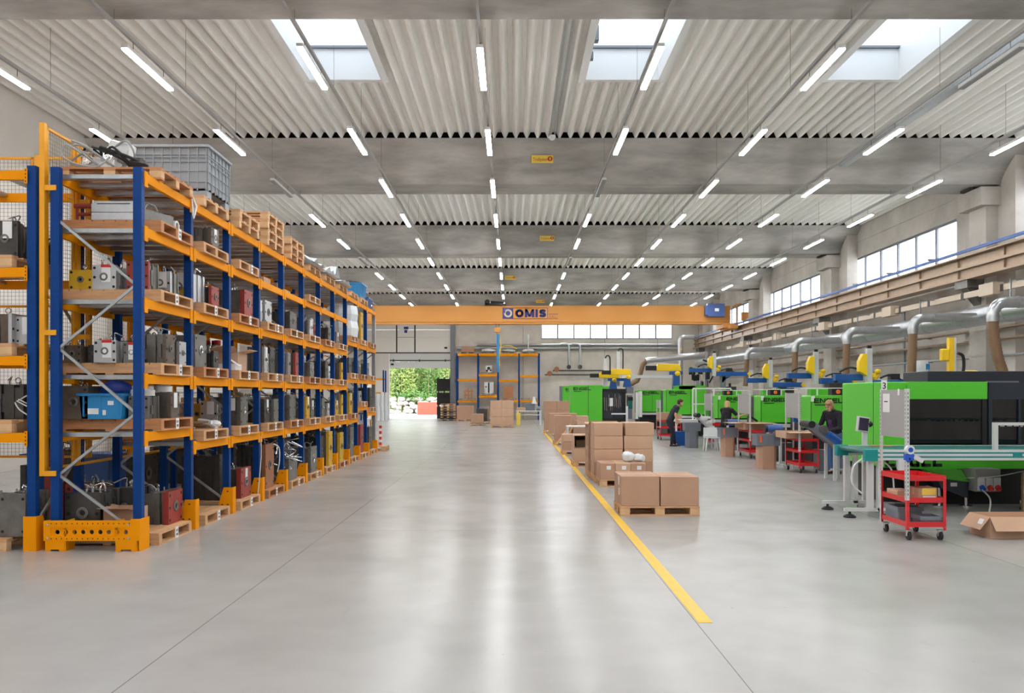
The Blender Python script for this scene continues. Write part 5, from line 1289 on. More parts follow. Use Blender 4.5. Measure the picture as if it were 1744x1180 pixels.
# ================================================================ MACHINES
def engel(parent, x, z, s, small=True):
    l = block_text('lettering','ENGEL',s*.72,'black',parent,(x,-.0125,z),.85,.22,.3)
    if small: MB().box(x+.02,x+s*2.0,-.008,-.002,z-s*.36,z-s*.22).build('small_print','black',parent)
    return l
def injection(label, X0, Yf, W, H, tx, ts, D=1.8, zb=.95, split=.02, rear=True, beacon=None, frame=True):
    t = thing('injection_machine', label, 'machine', (X0,Yf,0))
    MB().box(.1,W+1.6,.15,D-.1,.06,zb-.12).build('base','black',t)
    for x in (.3,1.6,W+.8): MB().cyl((x,.3,0),(x,.3,.06),.08,n=10).build('foot','steel_dark',t)
    MB().prism([(0,zb),(W,zb),(W,H),(.04,H),(0,H-.04)],'y',0,.7).build('safety_gate','engel_green',t,bevel=.012)
    MB().box(split+.0,split+.015,-.002,.0,zb,H).box(W*.62,W*.62+.012,-.002,0,zb,H).build('panel_gap','black',t)
    MB().box(.1,W,.75,D,zb-.1,H-.05).build('clamp_unit','anthracite',t)
    MB().box(W+.02,W+1.6,.2,D-.2,zb-.1,H-.2).build('injection_unit','engel_green',t,bevel=.012)
    MB().box(-.15,W-.2,-.3,-.02,zb-.14,zb-.04).build('drop_tray','perforated',t)
    if rear: MB().box(W*.35,W*.9,1.2,1.5,H-.05,H+.17).build('rear_cover','engel_green',t,bevel=.01)
    if beacon is not None:
        b = MB().box(beacon-.16,beacon+.16,.1,.35,H,H+.17).build('signal_box','black',t)
        MB().cyl((beacon,.08,H+.09),(beacon,.1,H+.09),.055,n=12).build('signal_lamp','beacon',b)
    if frame:
        MB().bar((-.1,.4,H+.18),(W,.4,H+.18),.03,.03).bar((W*.6,.4,H),(W*.6,.4,H+.18),.03,.03).bar((W*.25,.4,H),(W*.25,.4,H+.18),.03,.03).build('top_rail','white_paint',t)
        MB().box(split+.0,split+.09,-.016,-.001,H-.16,H-.02).build('number_plate','paper',t)
    engel(t, tx, H-.2, ts)
    return t
mA = injection('green machine behind the woman in the dark jacket', PX(1380,21), 21, 1.3, 1.8, PX(1386,21)-PX(1380,21), .17, beacon=.75)
mB = injection('green machine in the middle, second one past the big dark machine', PX(1295,25.6), 25.6, 1.3, 1.8, PX(1300,25.6)-PX(1295,25.6), .17, beacon=.5)
mC = injection('green machine behind the blond person in black', PX(1222,30.2), 30.2, 1.35, 1.8, PX(1237,30.2)-PX(1222,30.2), .17, beacon=.42)
mD = injection('green machine behind the leaning man', PX(1134,36), 36, 1.75, 2.06, PX(1139,36)-PX(1134,36), .18, beacon=None, split=.02, frame=False)
mE = injection('narrow green machine left of the leaning man', PX(1087,42), 42, 1.15, 2.07, PX(1094,42)-PX(1087,42), .19, split=.02, frame=False, rear=False)
MB().box(PX(1166,36)-PX(1134,36),PX(1214,36)-PX(1134,36),1.2,1.6,2.0,2.24).build('rear_cover','engel_green',mD)
MB().box(.0,.12,-.5,-.02,.7,2.0).box(-.2,-.08,-.5,-.4,.6,1.95).build('gate_frame','white_paint',mE)
# large green and black machine at the far end
t = thing('injection_machine','large green machine with dark window behind the carton row','machine',(3.2,45,0))
MB().box(.1,3.2,.2,1.7,0,.25).build('base','black',t); MB().box(0,1.72,0,1.8,.25,2.35).build('safety_gate','engel_green',t,bevel=.015); MB().box(.93,.95,-.003,0,.25,2.35).build('panel_gap','hole',t)
engel(t,.12,2.08,.22)
MB().box(1.74,3.0,.1,1.8,.2,2.15).build('clamp_unit','anthracite',t); MB().box(1.74,3.0,.02,.1,2.0,2.15).box(1.74,1.8,.02,.1,.25,2.0).box(2.86,3.0,.02,.1,.25,2.0).box(1.8,2.86,.02,.1,.25,.55).box(2.3,2.35,.02,.1,.55,2.0).build('window_frame','black',t)
mb = MB(); rr = random.Random(4)
for q in range(9): x = 1.85+q*.11; mb.cyl((x,.06,rr.uniform(.9,1.2)),(x+rr.uniform(-.03,.03),.06,rr.uniform(1.5,1.95)),.02,n=6)
mb.build('mold_hoses','chrome',t); MB().box(2.12,2.3,.03,.06,1.2,1.65).build('bright_part','paper',t)
MB().box(3.05,3.4,-.1,.5,1.9,2.25).box(3.1,3.35,.0,.4,.5,1.8).build('hopper_box','bin_grey',t); MB().box(3.12,3.36,-.04,-.0,1.05,1.5).build('control_screen','belt_teal',t); MB().box(3.1,3.38,-.03,.0,1.5,1.7).build('control_panel','black',t)
t = thing('injection_machine','green machine half hidden behind the far large green machine','machine',(PX(958,54),54,0))
MB().box(.1,3.2,.2,1.7,0,.25).build('base','black',t); MB().box(0,3.4,0,1.8,.25,2.4).build('safety_gate','engel_green',t,bevel=.015); MB().box(-.12,-.0,.1,1.5,.2,2.4).build('clamp_unit','bin_grey',t); engel(t,.2,2.1,.22)
# big dark machine on the right
M3X = PX(1506,13.4)
m3 = thing('injection_machine','big green and black machine at the right picture edge','machine',(M3X,13.4,0))
W3 = 3.4
def c3(px, Y=13.4): return PX(px,Y)-M3X
q1 = c3(1682)
MB().box(.0,q1*.22,0,1.72,.62,2.02).build('end_cover','engel_green',m3,bevel=.02)
MB().box(-.003,0,.4,.41,.62,2.02).build('panel_gap','hole',m3)
MB().box(q1*.22+.002,q1,0,.06,1.735,2.02).build('upper_band','engel_green',m3,bevel=.006)
MB().box(q1*.22+.002,W3,0,.06,.6,.95).build('lower_band','engel_green',m3,bevel=.006)
MB().box(q1*.22+.005,q1,.03,.05,.95,1.735).build('front_window','black_glass',m3)
MB().box(q1-.08,q1-.0,.012,.03,.95,1.735).build('window_frame','black',m3)
MB().box(q1+.02,W3,.01,.07,1.735,2.0).box(q1+.02,W3,.0,.06,.95,1.0).box(q1+.02,q1+.08,.0,.06,1.0,1.735).box(c3(1735),c3(1739),.0,.06,1.0,1.735).build('housing_frame','anthracite',m3)
MB().box(q1+.08,c3(1735),.03,.05,1.0,1.735).build('side_window','black_glass',m3)
MB().box(q1*.222,W3,.3,1.6,.5,2.0).build('inner_body','black',m3)
MB().box(c3(1580,14.2),W3,.8,1.7,1.98,PZ(632,14.2)).build('top_housing','anthracite',m3,bevel=.01)
MB().box(c3(1680,14.2),c3(1735,14.2),.795,.8,2.02,2.045).build('small_print','bin_grey',m3)
MB().box(.55,W3,.2,1.6,.0,.6).build('base','black',m3); MB().box(.2,.55,.5,1.5,.0,.62).build('base','black',m3)
l = block_text('lettering','ENGEL',.25,'black',m3,(.02,-.001,.635),.42,.2,.26)
MB().prism([(c3(1570),.6),(c3(1628),.6),(c3(1642),.4),(c3(1590),.47)],'y',-.16,.1).build('discharge_chute','engel_green',m3)
MB().prism([(c3(1588),.47),(c3(1642),.4),(c3(1640),.14),(c3(1595),.3)],'y',-.14,.1).build('chute_scoop','anthracite',m3)
MB().box(c3(1611),c3(1622),-.145,-.14,.33,.39).build('scoop_label','paper',m3)
for px in (1597,1642): MB().cyl((c3(px),-.05,0.02),(c3(px),-.05,.34),.022,n=8).lathe([(.1,0),(.1,.015),(.03,.03)],(c3(px),-.05,0),14).build('levelling_foot','chrome',m3)
t = thing('socket_box','grey power socket box with one blue and two red plugs','socket box',(PX(1683,13.1),13.1,PZ(819,13.1)))
MB().box(-.2,.2,0,.49,-.17,.19).build('housing','panel_grey',t,bevel=.005)
for i, c in enumerate(('socket_blue','sign_red','sign_red')):
    x = -.12+i*.125; MB().box(x-.055,x+.055,-.03,0,-.15,.05).build('socket','perforated',t,bevel=.004)
    o = MB().cyl((x,-.03,-.09),(x,-.08,-.13),.042,n=12).cyl((x,-.05,-.11),(x,-.07,-.16),.03,n=10).build('plug',c,t)
tag(MB().tube([(PX(1676,12.9),12.95,PZ(835,12.9)),(PX(1680,12.7),12.6,PZ(850,12.6)),(PX(1684,12),12.0,PZ(876,12)),(PX(1683,11.4),11.4,.02)],.012,6).build('power_cable','cable_white'),'light power cable hanging from the blue plug to the floor','cable')
tag(MB().tube([(PX(1640,13.2),13.3,PZ(815,13.2)),(PX(1690,13),13.0,PZ(812,13)),(PX(1744,13),13.0,PZ(802,13))],.008,6).build('wire','cable_white'),'thin white wire strung across the black machine base','cable')
tag(MB().box(PX(1739,12.6),PX(1739,12.6)+.6,12.55,12.6,.0,.62).build('board','wood_old'),'brown wooden board leaning at the right picture edge','board')
# robots on top of the machines
def robot(label, x, y, ztop, dz=0, long=1.0, post=None):
    t = thing('linear_robot', label, 'robot', (x,y,0))
    zb = ztop-1.05
    MB().box(-.07,.07,-.06,.06,zb,ztop).box(-.085,-.07,-.05,.05,zb+.02,ztop-.02).build('vertical_axis','perforated',t,bevel=.004)
    MB().box(-.05,.05,-.04,.04,ztop,ztop+.08).build('cap','black',t)
    MB().prism([(-.3,zb+.42),(-.08,zb+.3),(-.08,ztop-.15),(-.2,ztop-.15),(-.3,ztop-.35)],'y',-.1,.1).box(.07,.16,-.08,.08,zb+.25,zb+.38).build('gearbox','robot_yellow',t,bevel=.01)
    MB().ell((.22,-.05,zb+.42),(.09,.08,.07),12,8).cyl((.13,-.02,zb+.2),(.25,-.02,zb+.34),.05,n=10).build('motor','robot_yellow',t)
    MB().box(-.85*long,-.09,.15,.35,zb+.18,zb+.36).build('rear_beam','robot_blue',t,bevel=.01)
    MB().box(.1,1.15*long,-.2,.1,zb+.0,zb+.19).prism([(.35,zb-.02),(.75,zb-.02),(.5,zb-.15),(.4,zb-.3),(.3,zb-.3)],'y',-.1,.05).build('front_beam','robot_blue',t,bevel=.012)
    MB().cyl((1.15*long,-.06,zb+.09),(1.17*long,-.3,zb+.09),.07,n=14).build('end_motor','robot_yellow',t)
    mb = MB(); pts = [(-.7+.1*k, .25, zb+.42+.12*math.sin(k*.5)) for k in range(8)]; mb.tube(pts,.03,6); pts = [(.3+.12*k,-.02,zb+.24+.08*math.sin(k*.8)) for k in range(7)]; mb.tube(pts,.03,6); mb.box(.55,.8,-.1,.1,zb+.2,zb+.36)
    mb.build('energy_chain','cable_black',t)
    MB().box(.3,.5,-.1,.2,1.75,zb+.02).build('pedestal','bin_grey',t)
    return t
robot('linear robot above the woman in the dark jacket', PX(1491,22), 22.4, PZ(592,22)); robot('linear robot over the second machine past the dark one', PX(1397.5,26.5), 26.9, PZ(598,26.5))
robot('linear robot over the machine right of the blond person', PX(1318,31), 31.4, PZ(612,31)); robot('linear robot above the blond person', PX(1217.5,37.5), 37.6, PZ(601,37.5), long=1.3)
t = thing('linear_robot','yellow and silver robot behind the dark housing at right','robot',(PX(1620,15.6),15.6,0))
MB().box(-.06,.03,-.05,.05,0,PZ(575,15.6)).build('vertical_axis','robot_yellow',t); MB().box(.03,.07,-.05,.05,2.05,PZ(575,15.6)).build('guide_rail','perforated',t)
MB().box(-.2,-.06,-.06,.06,2.45,2.68).build('gearbox','robot_yellow',t,bevel=.02); MB().tube([(.12,0,2.6),(.22,0,2.55),(.24,0,2.35),(.2,0,2.1)],.03,6).build('energy_chain','cable_black',t)
MB().ell((.42,.1,2.2),(.22,.15,.08),16,8).box(.2,.6,-.0,.2,2.0,2.2).build('cover','robot_yellow',t)
t = thing('material_hopper','white and steel material hopper beside the brown hose','hopper',(PX(1571,22.5),22.5,0))
MB().lathe([(.15,2.75),(.15,2.45),(.1,2.35)],(0,0,0),16).build('hopper_head','robot_white',t); MB().lathe([(.1,2.35),(.1,2.15),(.05,1.85),(.05,0)],(0,0,0),16).build('hopper_glass','chrome',t); MB().box(.02,.12,-.17,-.15,2.5,2.65).build('label','crate_blue',t)
for i, (px, Y, h, w) in enumerate(((1245,38,2.2,.25),(1340,33,2.1,.3),(1428,26.5,2.2,.3))):
    t = thing('mold_heater','dark grey heater unit standing on the machines, %s' % ['under the far blue robot','left of the second robot','under the near blue robot'][i],'machine part',(PX(px,Y),Y+.2,0))
    MB().box(-w*.4,w*.4,-.15,.15,0,1.5).box(-w,w,-.2,.2,1.5,h).build('housing','steel_dark',t,bevel=.01); MB().cyl((0,0,h),(0,0,h+.15),.06,n=10).build('motor','black',t)
# far robots with blue pedestals and yellow arms
def far_robot(label, px, Y, zp, yl, arm, z0=2.15):
    x = PX(px,Y); t = thing('linear_robot', label, 'robot', (x,Y,0))
    MB().prism([(-.22,z0),(.22,z0),(.15,zp),(-.13,zp)],'y',-.15,.15).build('pedestal','robot_blue',t)
    MB().box(-.3,arm,-.1,.1,zp,zp+.16).build('beam','perforated' if arm > 1.2 else 'robot_blue',t)
    MB().ell((.05,-.2,zp+.05),(.14,.1,.12),10,6).build('motor','robot_yellow',t)
    MB().prism([(yl,zp+.18),(yl+1.3,zp+.18),(yl+1.2,zp+.5),(yl+.2,zp+.52)],'y',.1,.4).build('arm_cover','robot_yellow',t,bevel=.02)
    MB().box(yl-.4,yl+.1,-.05,.1,zp+.2,zp+.42).build('gearbox','black',t)
    return t
far_robot('far robot on a blue post right of the large green machine', 1068, 45.5, 2.75, -1.0, 2.8, 2.25); far_robot('second far robot on a blue post behind the large dark window', 1044, 46.45, 2.6, -.9, .8); far_robot('far robot on a blue post behind the leaning man', 1151, 38.2, 2.75, -1.0, .3, 0)
for i, (px, z1) in enumerate(((1031,3.9),(1053,4.3))):
    t = thing('robot_axis','white vertical robot axis with hose, %s above the far large machine' % ['left one','right one'][i],'robot axis',(PX(px,46.8),46.8,0))
    MB().box(-.09,.09,-.07,.07,2.3,z1).build('axis','robot_white',t); MB().tube([(.0,.0,z1),(.08,0,z1+.15),(.22,0,z1+.12),(.27,0,z1-.1),(.26,0,2.8)],.035,6).build('hose','cable_black',t)
t = thing('gripper_stand','dark cluster of grippers and cables above the green machines','gripper',(PX(1190,39.5),39.5,0))
mb = MB(); rr = random.Random(12)
for q in range(16): x, z = rr.uniform(-.4,.5), rr.uniform(2.3,3.2); mb.cbox((x,rr.uniform(-.1,.1),z),(rr.uniform(.08,.16),.1,rr.uniform(.15,.4)))
mb.tube([(.5,0,2.4),(.75,0,2.9),(.6,0,3.3),(.2,0,3.5)],.04,6).build('gripper','black',t); MB().box(-.2,.2,0,.1,0,2.5).cyl((.05,0,2.2),(.05,0,2.8),.03,n=6).cyl((-.15,0,2.2),(-.15,0,2.7),.03,n=6).box(.3,.42,0,.1,2.2,3.9).build('rods','chrome',t)
# ================================================================ CARTS, CONVEYORS, BINS
def cart(label, x, y, w=.49, d=.72, paper=False, group=None, ztop=1.88):
    """origin: floor under the near left corner post"""
    t = thing('tool_cart', label, 'cart', (x,y,0), 0, group)
    zs = (.2,.5,.77)
    for px_, py_ in ((0,0),(w,0),(0,d),(w,d)):
        sx_ = 1 if px_ == 0 else -1; sy_ = 1 if py_ == 0 else -1
        MB().box(px_,px_+sx_*.035,py_,py_+sy_*.006,.13,.8).box(px_,px_+sx_*.006,py_+sy_*.006,py_+sy_*.035,.13,.8).build('leg','cart_red',t)
        c = MB().cyl((px_+sx_*.05-.016,py_+sy_*.05,.055),(px_+sx_*.05+.016,py_+sy_*.05,.055),.052,n=16).build('caster','rubber',t)
        MB().box(px_+sx_*.05-.028,px_+sx_*.05-.019,py_+sy_*.05-.02,py_+sy_*.05+.02,.05,.13).box(px_+sx_*.05+.019,px_+sx_*.05+.028,py_+sy_*.05-.02,py_+sy_*.05+.02,.05,.13).box(px_+sx_*.05-.035,px_+sx_*.05+.035,py_+sy_*.05-.03,py_+sy_*.05+.03,.115,.13).build('fork','chrome',c)
        MB().cyl((px_+sx_*.018,py_-.004 if sy_ > 0 else py_+.004,.78),(px_+sx_*.018,py_,.78),.006,n=8).cyl((px_+sx_*.018,py_-.004 if sy_ > 0 else py_+.004,.17),(px_+sx_*.018,py_,.17),.006,n=8).build('bolt','chrome',t)
    for z in zs:
        MB().box(.002,w-.002,.002,.007,z-.03,z+.035).box(.002,w-.002,d-.007,d-.002,z-.03,z+.035).box(.002,.007,.007,d-.007,z-.03,z+.035).box(w-.007,w-.002,.007,d-.007,z-.03,z+.035).box(.007,w-.007,.007,d-.007,z-.03,z-.025).build('tray','cart_red',t)
    for py_, s in ((0,1),(d,-1)):
        mb = MB().box(-.006,.034,py_-.006*s,py_-.003*s,.5 if s > 0 else .13,ztop).box(-.009,-.006,py_,py_+.034*s,.5 if s > 0 else .13,ztop); mb.cur = 1
        n = int((ztop-.55)/.05)
        for q in range(n):
            z = .56+q*.05; mb.box(.01,.018,py_-.0065*s,py_-.006*s,z,z+.028).box(-.0095,-.009,py_+.013*s,py_+.021*s,z,z+.028)
        mb.build('perforated_post',['perforated','hole'],t)
    p = MB().box(-.004,.002,.035,d-.035,1.27,ztop-.01).build('panel','panel_grey',t)
    if paper:
        MB().box(-.006,-.004,d-.27,d-.08,1.58,1.82).build('notice','paper',p); MB().box(-.0068,-.006,d-.22,d-.12,1.71,1.725).build('notice_print','steel_dark',p)
        MB().box(-.008,-.004,.18,.22,1.8,1.88).build('tape_strip','paper',p)
        nb = MB().box(.0,.075,d-.024,d-.02,ztop-.02,ztop+.12).build('number_card','paper',t); text('number','3',.12,'black',nb,(.008,d-.026,ztop+.005),sx=1)
    return t
nc = cart('closest red tool cart with grey side panel and perforated posts', 4.87, 10.16, paper=True)
k = carton('small carton with yellow tape and white label on the closest red cart', 5.17, 10.36, .476, .24,.24,.17)
MB().box(-.07,.1,-.1225,-.1205,.08,.165).build('yellow_tape','sign_yellow',k); MB().box(-.06,.1,-.1225,-.1205,.01,.07).build('paper_label','paper',k)
carton('low brown carton behind the post on the closest red cart', 5.0, 10.62, .476, .2,.3,.11, m='card_light')
tag(MB().box(-.06,.06,-.06,.06,0,.02).cyl((0,0,.02),(0,0,.16),.012,n=8).cyl((0,.0,.16),(0,0,.17),.02,n=8).build('bolt_tool','chrome',loc=(5.3,10.5,.476)),'small steel screw jack on the middle tray of the closest cart','tool')
def bin_(label, x, y, z, w, d, h, m='bin_grey', group=None, strap=False):
    t = thing('plastic_bin', label, 'bin', (x,y,z), 0, group)
    k = .012
    MB().box(-w/2,w/2,-d/2,d/2,0,k).box(-w/2,w/2,-d/2,-d/2+k,k,h).box(-w/2,w/2,d/2-k,d/2,k,h).box(-w/2,-w/2+k,-d/2+k,d/2-k,k,h).box(w/2-k,w/2,-d/2+k,d/2-k,k,h).build('bin_body',m,t)
    MB().box(-w/2-.015,w/2+.015,-d/2-.015,-d/2,h-.05,h).box(-w/2-.015,w/2+.015,d/2,d/2+.015,h-.05,h).box(-w/2-.015,-w/2,-d/2,d/2,h-.05,h).box(w/2,w/2+.015,-d/2,d/2,h-.05,h).build('rim',m,t)
    mb = MB(); n = max(2,int(w/.12))
    for q in range(n+1): xx = -w/2+.02+q*(w-.04)/n; mb.box(xx-.006,xx+.006,-d/2-.01,-d/2,.02,h-.05)
    mb.build('ribs',m,t)
    if strap: MB().box(-w/2+.06,-w/2+.11,-d/2-.018,-d/2-.015,.08,h-.02).build('orange_tag','strap_orange',t)
    return t
bin_('grey plastic bin on the lowest tray of the closest cart, rear one', 5.05, 10.62, .178, .3,.36,.2); bin_('low grey plastic bin on the lowest tray of the closest cart, front one', 5.2, 10.32, .178, .26,.24,.12)
cA = cart('red tool cart with grey panel beside the inclined conveyor of the woman', PX(1361,18.9), 18.9, w=.46, d=.95, ztop=1.86)
cB = cart('red tool cart with grey panel between the two cardboard columns', PX(1277,23.3), 23.3, w=.6, d=1.2, ztop=1.84)
cC = cart('red tool cart with grey panel beside the blond person', PX(1214,28.2), 28.4, w=.6, d=1.0, ztop=1.86)
cD = cart('small far red cart behind the leaning man', PX(1124,33), 33, w=.85, d=.8, ztop=1.6)
open_carton('open flat carton on the red cart beside the inclined conveyor', PX(1361,18.9)+.05, 19.4, .8, .62,.75,.16,0,'card_light',(1,1,0,1),1.75)
open_carton('wide open carton on the red cart between the cardboard columns', PX(1277,23.3)+.3, 23.95, .81, .85,.8,.2,.05,'card_light',(1,0,1,0),1.7)
carton('brown carton on the small far red cart', PX(1124,33)+.2, 33.4, .805, .45,.5,.3, m='card'); 
tag(MB().box(-.3,.3,-.2,.2,0,.22).build('pink_carton','card_light',loc=(PX(1124,33)+.62,33.4,.805)),'pale carton beside the brown one on the far cart','carton')
# columns: bin on a carton
def column(label, px, yb, crate, post, m, mp, cw, pw, zt, zp):
    Y = CH*F/(yb-673); x = PX(px,Y)+.0
    t = thing('cardboard_column' if mp == 'card' else 'plastic_stand', label+' stand', 'stand', (x,Y+pw/2,0))
    a = pw/2; c = a*.35
    MB().prism([(-a+c,-a),(a-c,-a),(a,-a+c),(a,a-c),(a-c,a),(-a+c,a),(-a,a-c),(-a,-a+c)],'z',0,zp).build('stand_body',mp,t)
    bin_(label+' bin on top', x, Y+pw/2, zp, cw, cw*.8, zt-zp, m, None, strap=(mp == 'card'))
column('closest octagonal cardboard column with a grey', 1309, 799, 0, 0, 'bin_grey', 'card', .56, .42, .98-.13, .57)
column('farther octagonal cardboard column with a grey', 1242, 777.5, 0, 0, 'bin_grey', 'card', .5, .36, .84, .56)
column('grey plastic column near the leaning man, grey', 1180, 763, 0, 0, 'bin_grey', 'bin_grey', .54, .4, .86, .58)
# long teal belt conveyor
cv = thing('belt_conveyor','long green belt conveyor with silver side rails in front of the dark machine','conveyor')
cx0, cy0, cy1, cz = 5.2, 12.0, 13.12, 1.0
MB().box(cx0,9.2,cy0+.03,cy1-.03,cz-.06,cz-.004).cyl((cx0-.0,cy0+.03,cz-.032),(cx0,cy1-.03,cz-.032),.03,n=16).build('belt','belt_teal',cv)
mb = MB()
for y in (cy0,cy1-.03): mb.box(cx0+.12,9.2,y,y+.03,cz-.03,cz+.005).box(cx0+.12,9.2,y,y+.03,cz-.09,cz-.055).box(cx0+.12,9.2,y,y+.03,cz-.15,cz-.115)
mb.build('side_rail','perforated',cv)
mb = MB()
for y in (cy0+.004,cy1-.026): mb.box(cx0+.12,9.2,y,y+.022,cz-.055,cz-.03).box(cx0+.12,9.2,y,y+.022,cz-.115,cz-.09)
mb.box(PX(1725,12)-.0,PX(1725,12)+.14,cy0-.004,cy0,cz-.11,cz-.04).build('rail_inlay','teal',cv)
for y in (cy0-.02,cy1-.08): MB().box(cx0-.06,cx0+.13,y,y+.1,cz-.16,cz+.012).build('end_cap','teal',cv,bevel=.01)
for x in (5.27,8.4):
    for y in (cy0+.12,cy1-.15):
        MB().box(x-.04,x+.04,y-.04,y+.04,.1,cz-.15).box(x+.1,x+.17,y-.03,y+.03,.1,cz-.15).build('leg','perforated',cv)
        f = MB().box(x-.38,x+.3,y-.03,y+.03,.09,.14).build('foot_bar','perforated',cv)
        MB().cyl((x-.3,y,.0),(x-.3,y,.09),.02,n=8).lathe([(.09,0),(.09,.02),(.04,.05)],(x-.3,y,0),14).build('levelling_foot','rubber',f)
        MB().cyl((x+.22,y-.02,.05),(x+.22,y+.02,.05),.05,n=14).build('caster','rubber',f); MB().box(x+.17,x+.27,y-.035,y-.022,.04,.1).build('fork','chrome',f)
MB().tube([(5.2,12.1,.9),(5.02,12.1,.75),(5.0,12.1,.5),(5.15,12.1,.35)],.014,6).tube([(5.45,12.2,.85),(5.62,12.2,.7),(5.66,12.2,.4)],.012,6).build('cable','cable_white',cv)
t = thing('control_screen','small dark touch screen on a post behind the green conveyor','screen',(PX(1472,13.2),13.16,0))
MB().box(-.035,.035,0,.06,.0,PZ(722,13.2)).build('post','perforated',t); MB().cbox((-.07,-.06,PZ(722,13.2)),(.22,.05,.24),Matrix.Rotation(.35,3,'Z')@Matrix.Rotation(.12,3,'Y')).build('screen_case','perforated',t,bevel=.006)
_R = Matrix.Rotation(.35,3,'Z')@Matrix.Rotation(.12,3,'Y'); MB().cbox(Vector((-.07,-.06,PZ(722,13.2)))+_R@Vector((0,-.027,0)),(.19,.006,.2),_R).build('display','screen_dark',t); MB().ell((.06,.0,PZ(722,13.2)),(.06,.06,.05),10,6).build('joint','black',t)
tag(MB().box(-.2,.12,-.04,.04,0,.02).build('wood_strip','wood',loc=(PX(1504,12.9),12.9,cz)),'short wooden strip lying on the green belt conveyor','wood strip')
t = thing('guide_frame','silver profile frame standing on the green conveyor at right','frame',(PX(1692,12.1),12.06,cz))
MB().box(-.03,.03,-.03,.03,.006,.36).box(2.0,2.06,-.03,.03,.006,.36).build('upright','perforated',t); MB().box(-.03,2.06,-.03,.03,.36,.4).build('cross_bar','perforated',t)
mb = MB(); rr = random.Random(5)
for q in range(18): mb.box(.06+q*.1,.06+q*.1+rr.uniform(.03,.08),-.033,-.02,.345+rr.uniform(-.015,0),.362)
mb.build('tape_remnant','panel_grey',t)
t = thing('tape_dispenser','blue and white tape dispenser clamped to the cart post','tape dispenser',(PX(1549,10.1),10.1,PZ(770,10.1)))
MB().lathe([(.055,-.03),(.055,.03)],(0,0,.03),18,'y').build('tape_roll','robot_white',t); MB().lathe([(.03,-.034),(.03,-.03)],(0,0,.03),14,'y').build('core','socket_blue',t)
MB().box(-.06,.05,-.025,.04,-.1,-.02).bar((.0,0,-.06),(-.02,0,-.12),.05,.04).build('body','socket_blue',t,bevel=.01); MB().bar((.05,0,-.05),(.16,0,-.11),.05,.05).build('handle','robot_white',t)
tag(MB().tube([(PX(1538,12.04),12.04,.86),(PX(1536,12.04),12.04,.72),(PX(1542,12.04),12.04,.6)],[.1,.07,.02],10).tube([(PX(1538,12.04),12.04,.86),(PX(1538,12.04),12.04,.87)],[.1,.1],10).build('plastic_bag','film'),'translucent plastic bag hanging under the conveyor behind the closest cart','bag')
# open carton on the floor at right
ob = open_carton('large open carton on the floor at the right picture edge', 6.36, 10.56, 0, .72,.46,.27,0,'card_light',(1,1,1,0),2.55)
tag(MB().cbox((0,0,0),(.003,.1,.1),Matrix.Rotation(.5,3,'Y')).build('sticker','paper',loc=(5.93,10.42,.19)),'torn white sticker hanging on the flap of the large open carton','sticker')
# inclined conveyors
def incline(label, p0, p1, w, motor=True, white=False):
    p0 = Vector(p0); p1 = Vector(p1); d = (p1-p0); L = d.length; dn = d.normalized(); up = Vector((-dn.z,0,dn.x)) if dn.x > 0 else Vector((dn.z,0,-dn.x))
    t = thing('inclined_conveyor', label, 'conveyor')
    R = Matrix((dn, Vector((0,1,0)), up)).transposed()
    c = (p0+p1)/2
    MB().cbox(c,(L,w-.08,.05),R).build('belt','robot_white' if white else 'belt_grey',t)
    for s in (-1,1): MB().cbox(c+Vector((0,s*(w/2-.02),0))+up*.02,(L,.03,.13),R).build('side_rail','perforated' if white else 'bin_grey',t)
    for p in (p0,p1): MB().cyl(p+Vector((0,-w/2,0)),p+Vector((0,w/2,0)),.075,n=16).build('drum','rubber',t)
    mb = MB(); n = int(L/.22)
    for q in range(1,n): mb.cbox(p0+dn*(L*q/n)+up*.04,(.012,w-.1,.04),R)
    mb.build('cleats','belt_grey' if white else 'steel',t)
    for f in (.55,.85):
        q = p0+dn*L*f
        for s in (-1,1): MB().box(q.x-.03,q.x+.03,s*(w/2-.03)-.02+q.y,s*(w/2-.03)+.02+q.y,.0,q.z-.05).build('leg','perforated',t)
    MB().box(p0.x+L*.45,p0.x+L*.45+.4,p0.y-.03,p0.y+.03,.2,.24).build('cross_bar','perforated',t)
    if motor:
        q = p0+dn*L*.32+Vector((0,-w/2-.02,0))
        MB().lathe([(.085,-.06),(.085,.0),(.05,.0)],q-dn*.12+up*.06,18,'y').build('gear_case','steel',t); MB().cyl(q-dn*.0+up*.02+Vector((0,-.06,0)),q+dn*.3+up*.02+Vector((0,-.06,0)),.085,n=16).build('motor','robot_blue',t)
    return t
incline('grey inclined conveyor with blue motor before the woman in the jacket', (PX(1375,17.5),17.5,PZ(722,17.5)), (PX(1446,17.5),17.5,PZ(776,17.5)), .55)
i2 = incline('white inclined conveyor running down beside the grey plastic column', (PX(1187,27.5),27.5,PZ(707,27.5)), (PX(1238,27.5),27.5,PZ(755,27.5)), .5, False, True)
MB().cbox((PX(1200,27.4),27.35,PZ(712,27.4)),(.3,.3,.12)).cbox((PX(1207,27.4),27.35,PZ(717,27.4)),(.16,.3,.16)).build('guide_unit','robot_white',i2)
t = thing('chair','small white chair frame under the inclined conveyor','chair',(PX(1213,26.6),26.6,0))
MB().prism([(-.25,.42),(.2,.42),(.25,.5),(-.25,.5)],'y',-.2,.2).build('seat','robot_white',t)
for x in (-.2,.18):
    for y in (-.16,.16): MB().tube([(x,y,.42),(x*1.25,y*1.1,0)],[.035,.025],8).build('leg','robot_white',t)
MB().box(-.24,.2,.17,.2,.5,.75).build('backrest','robot_white',t)
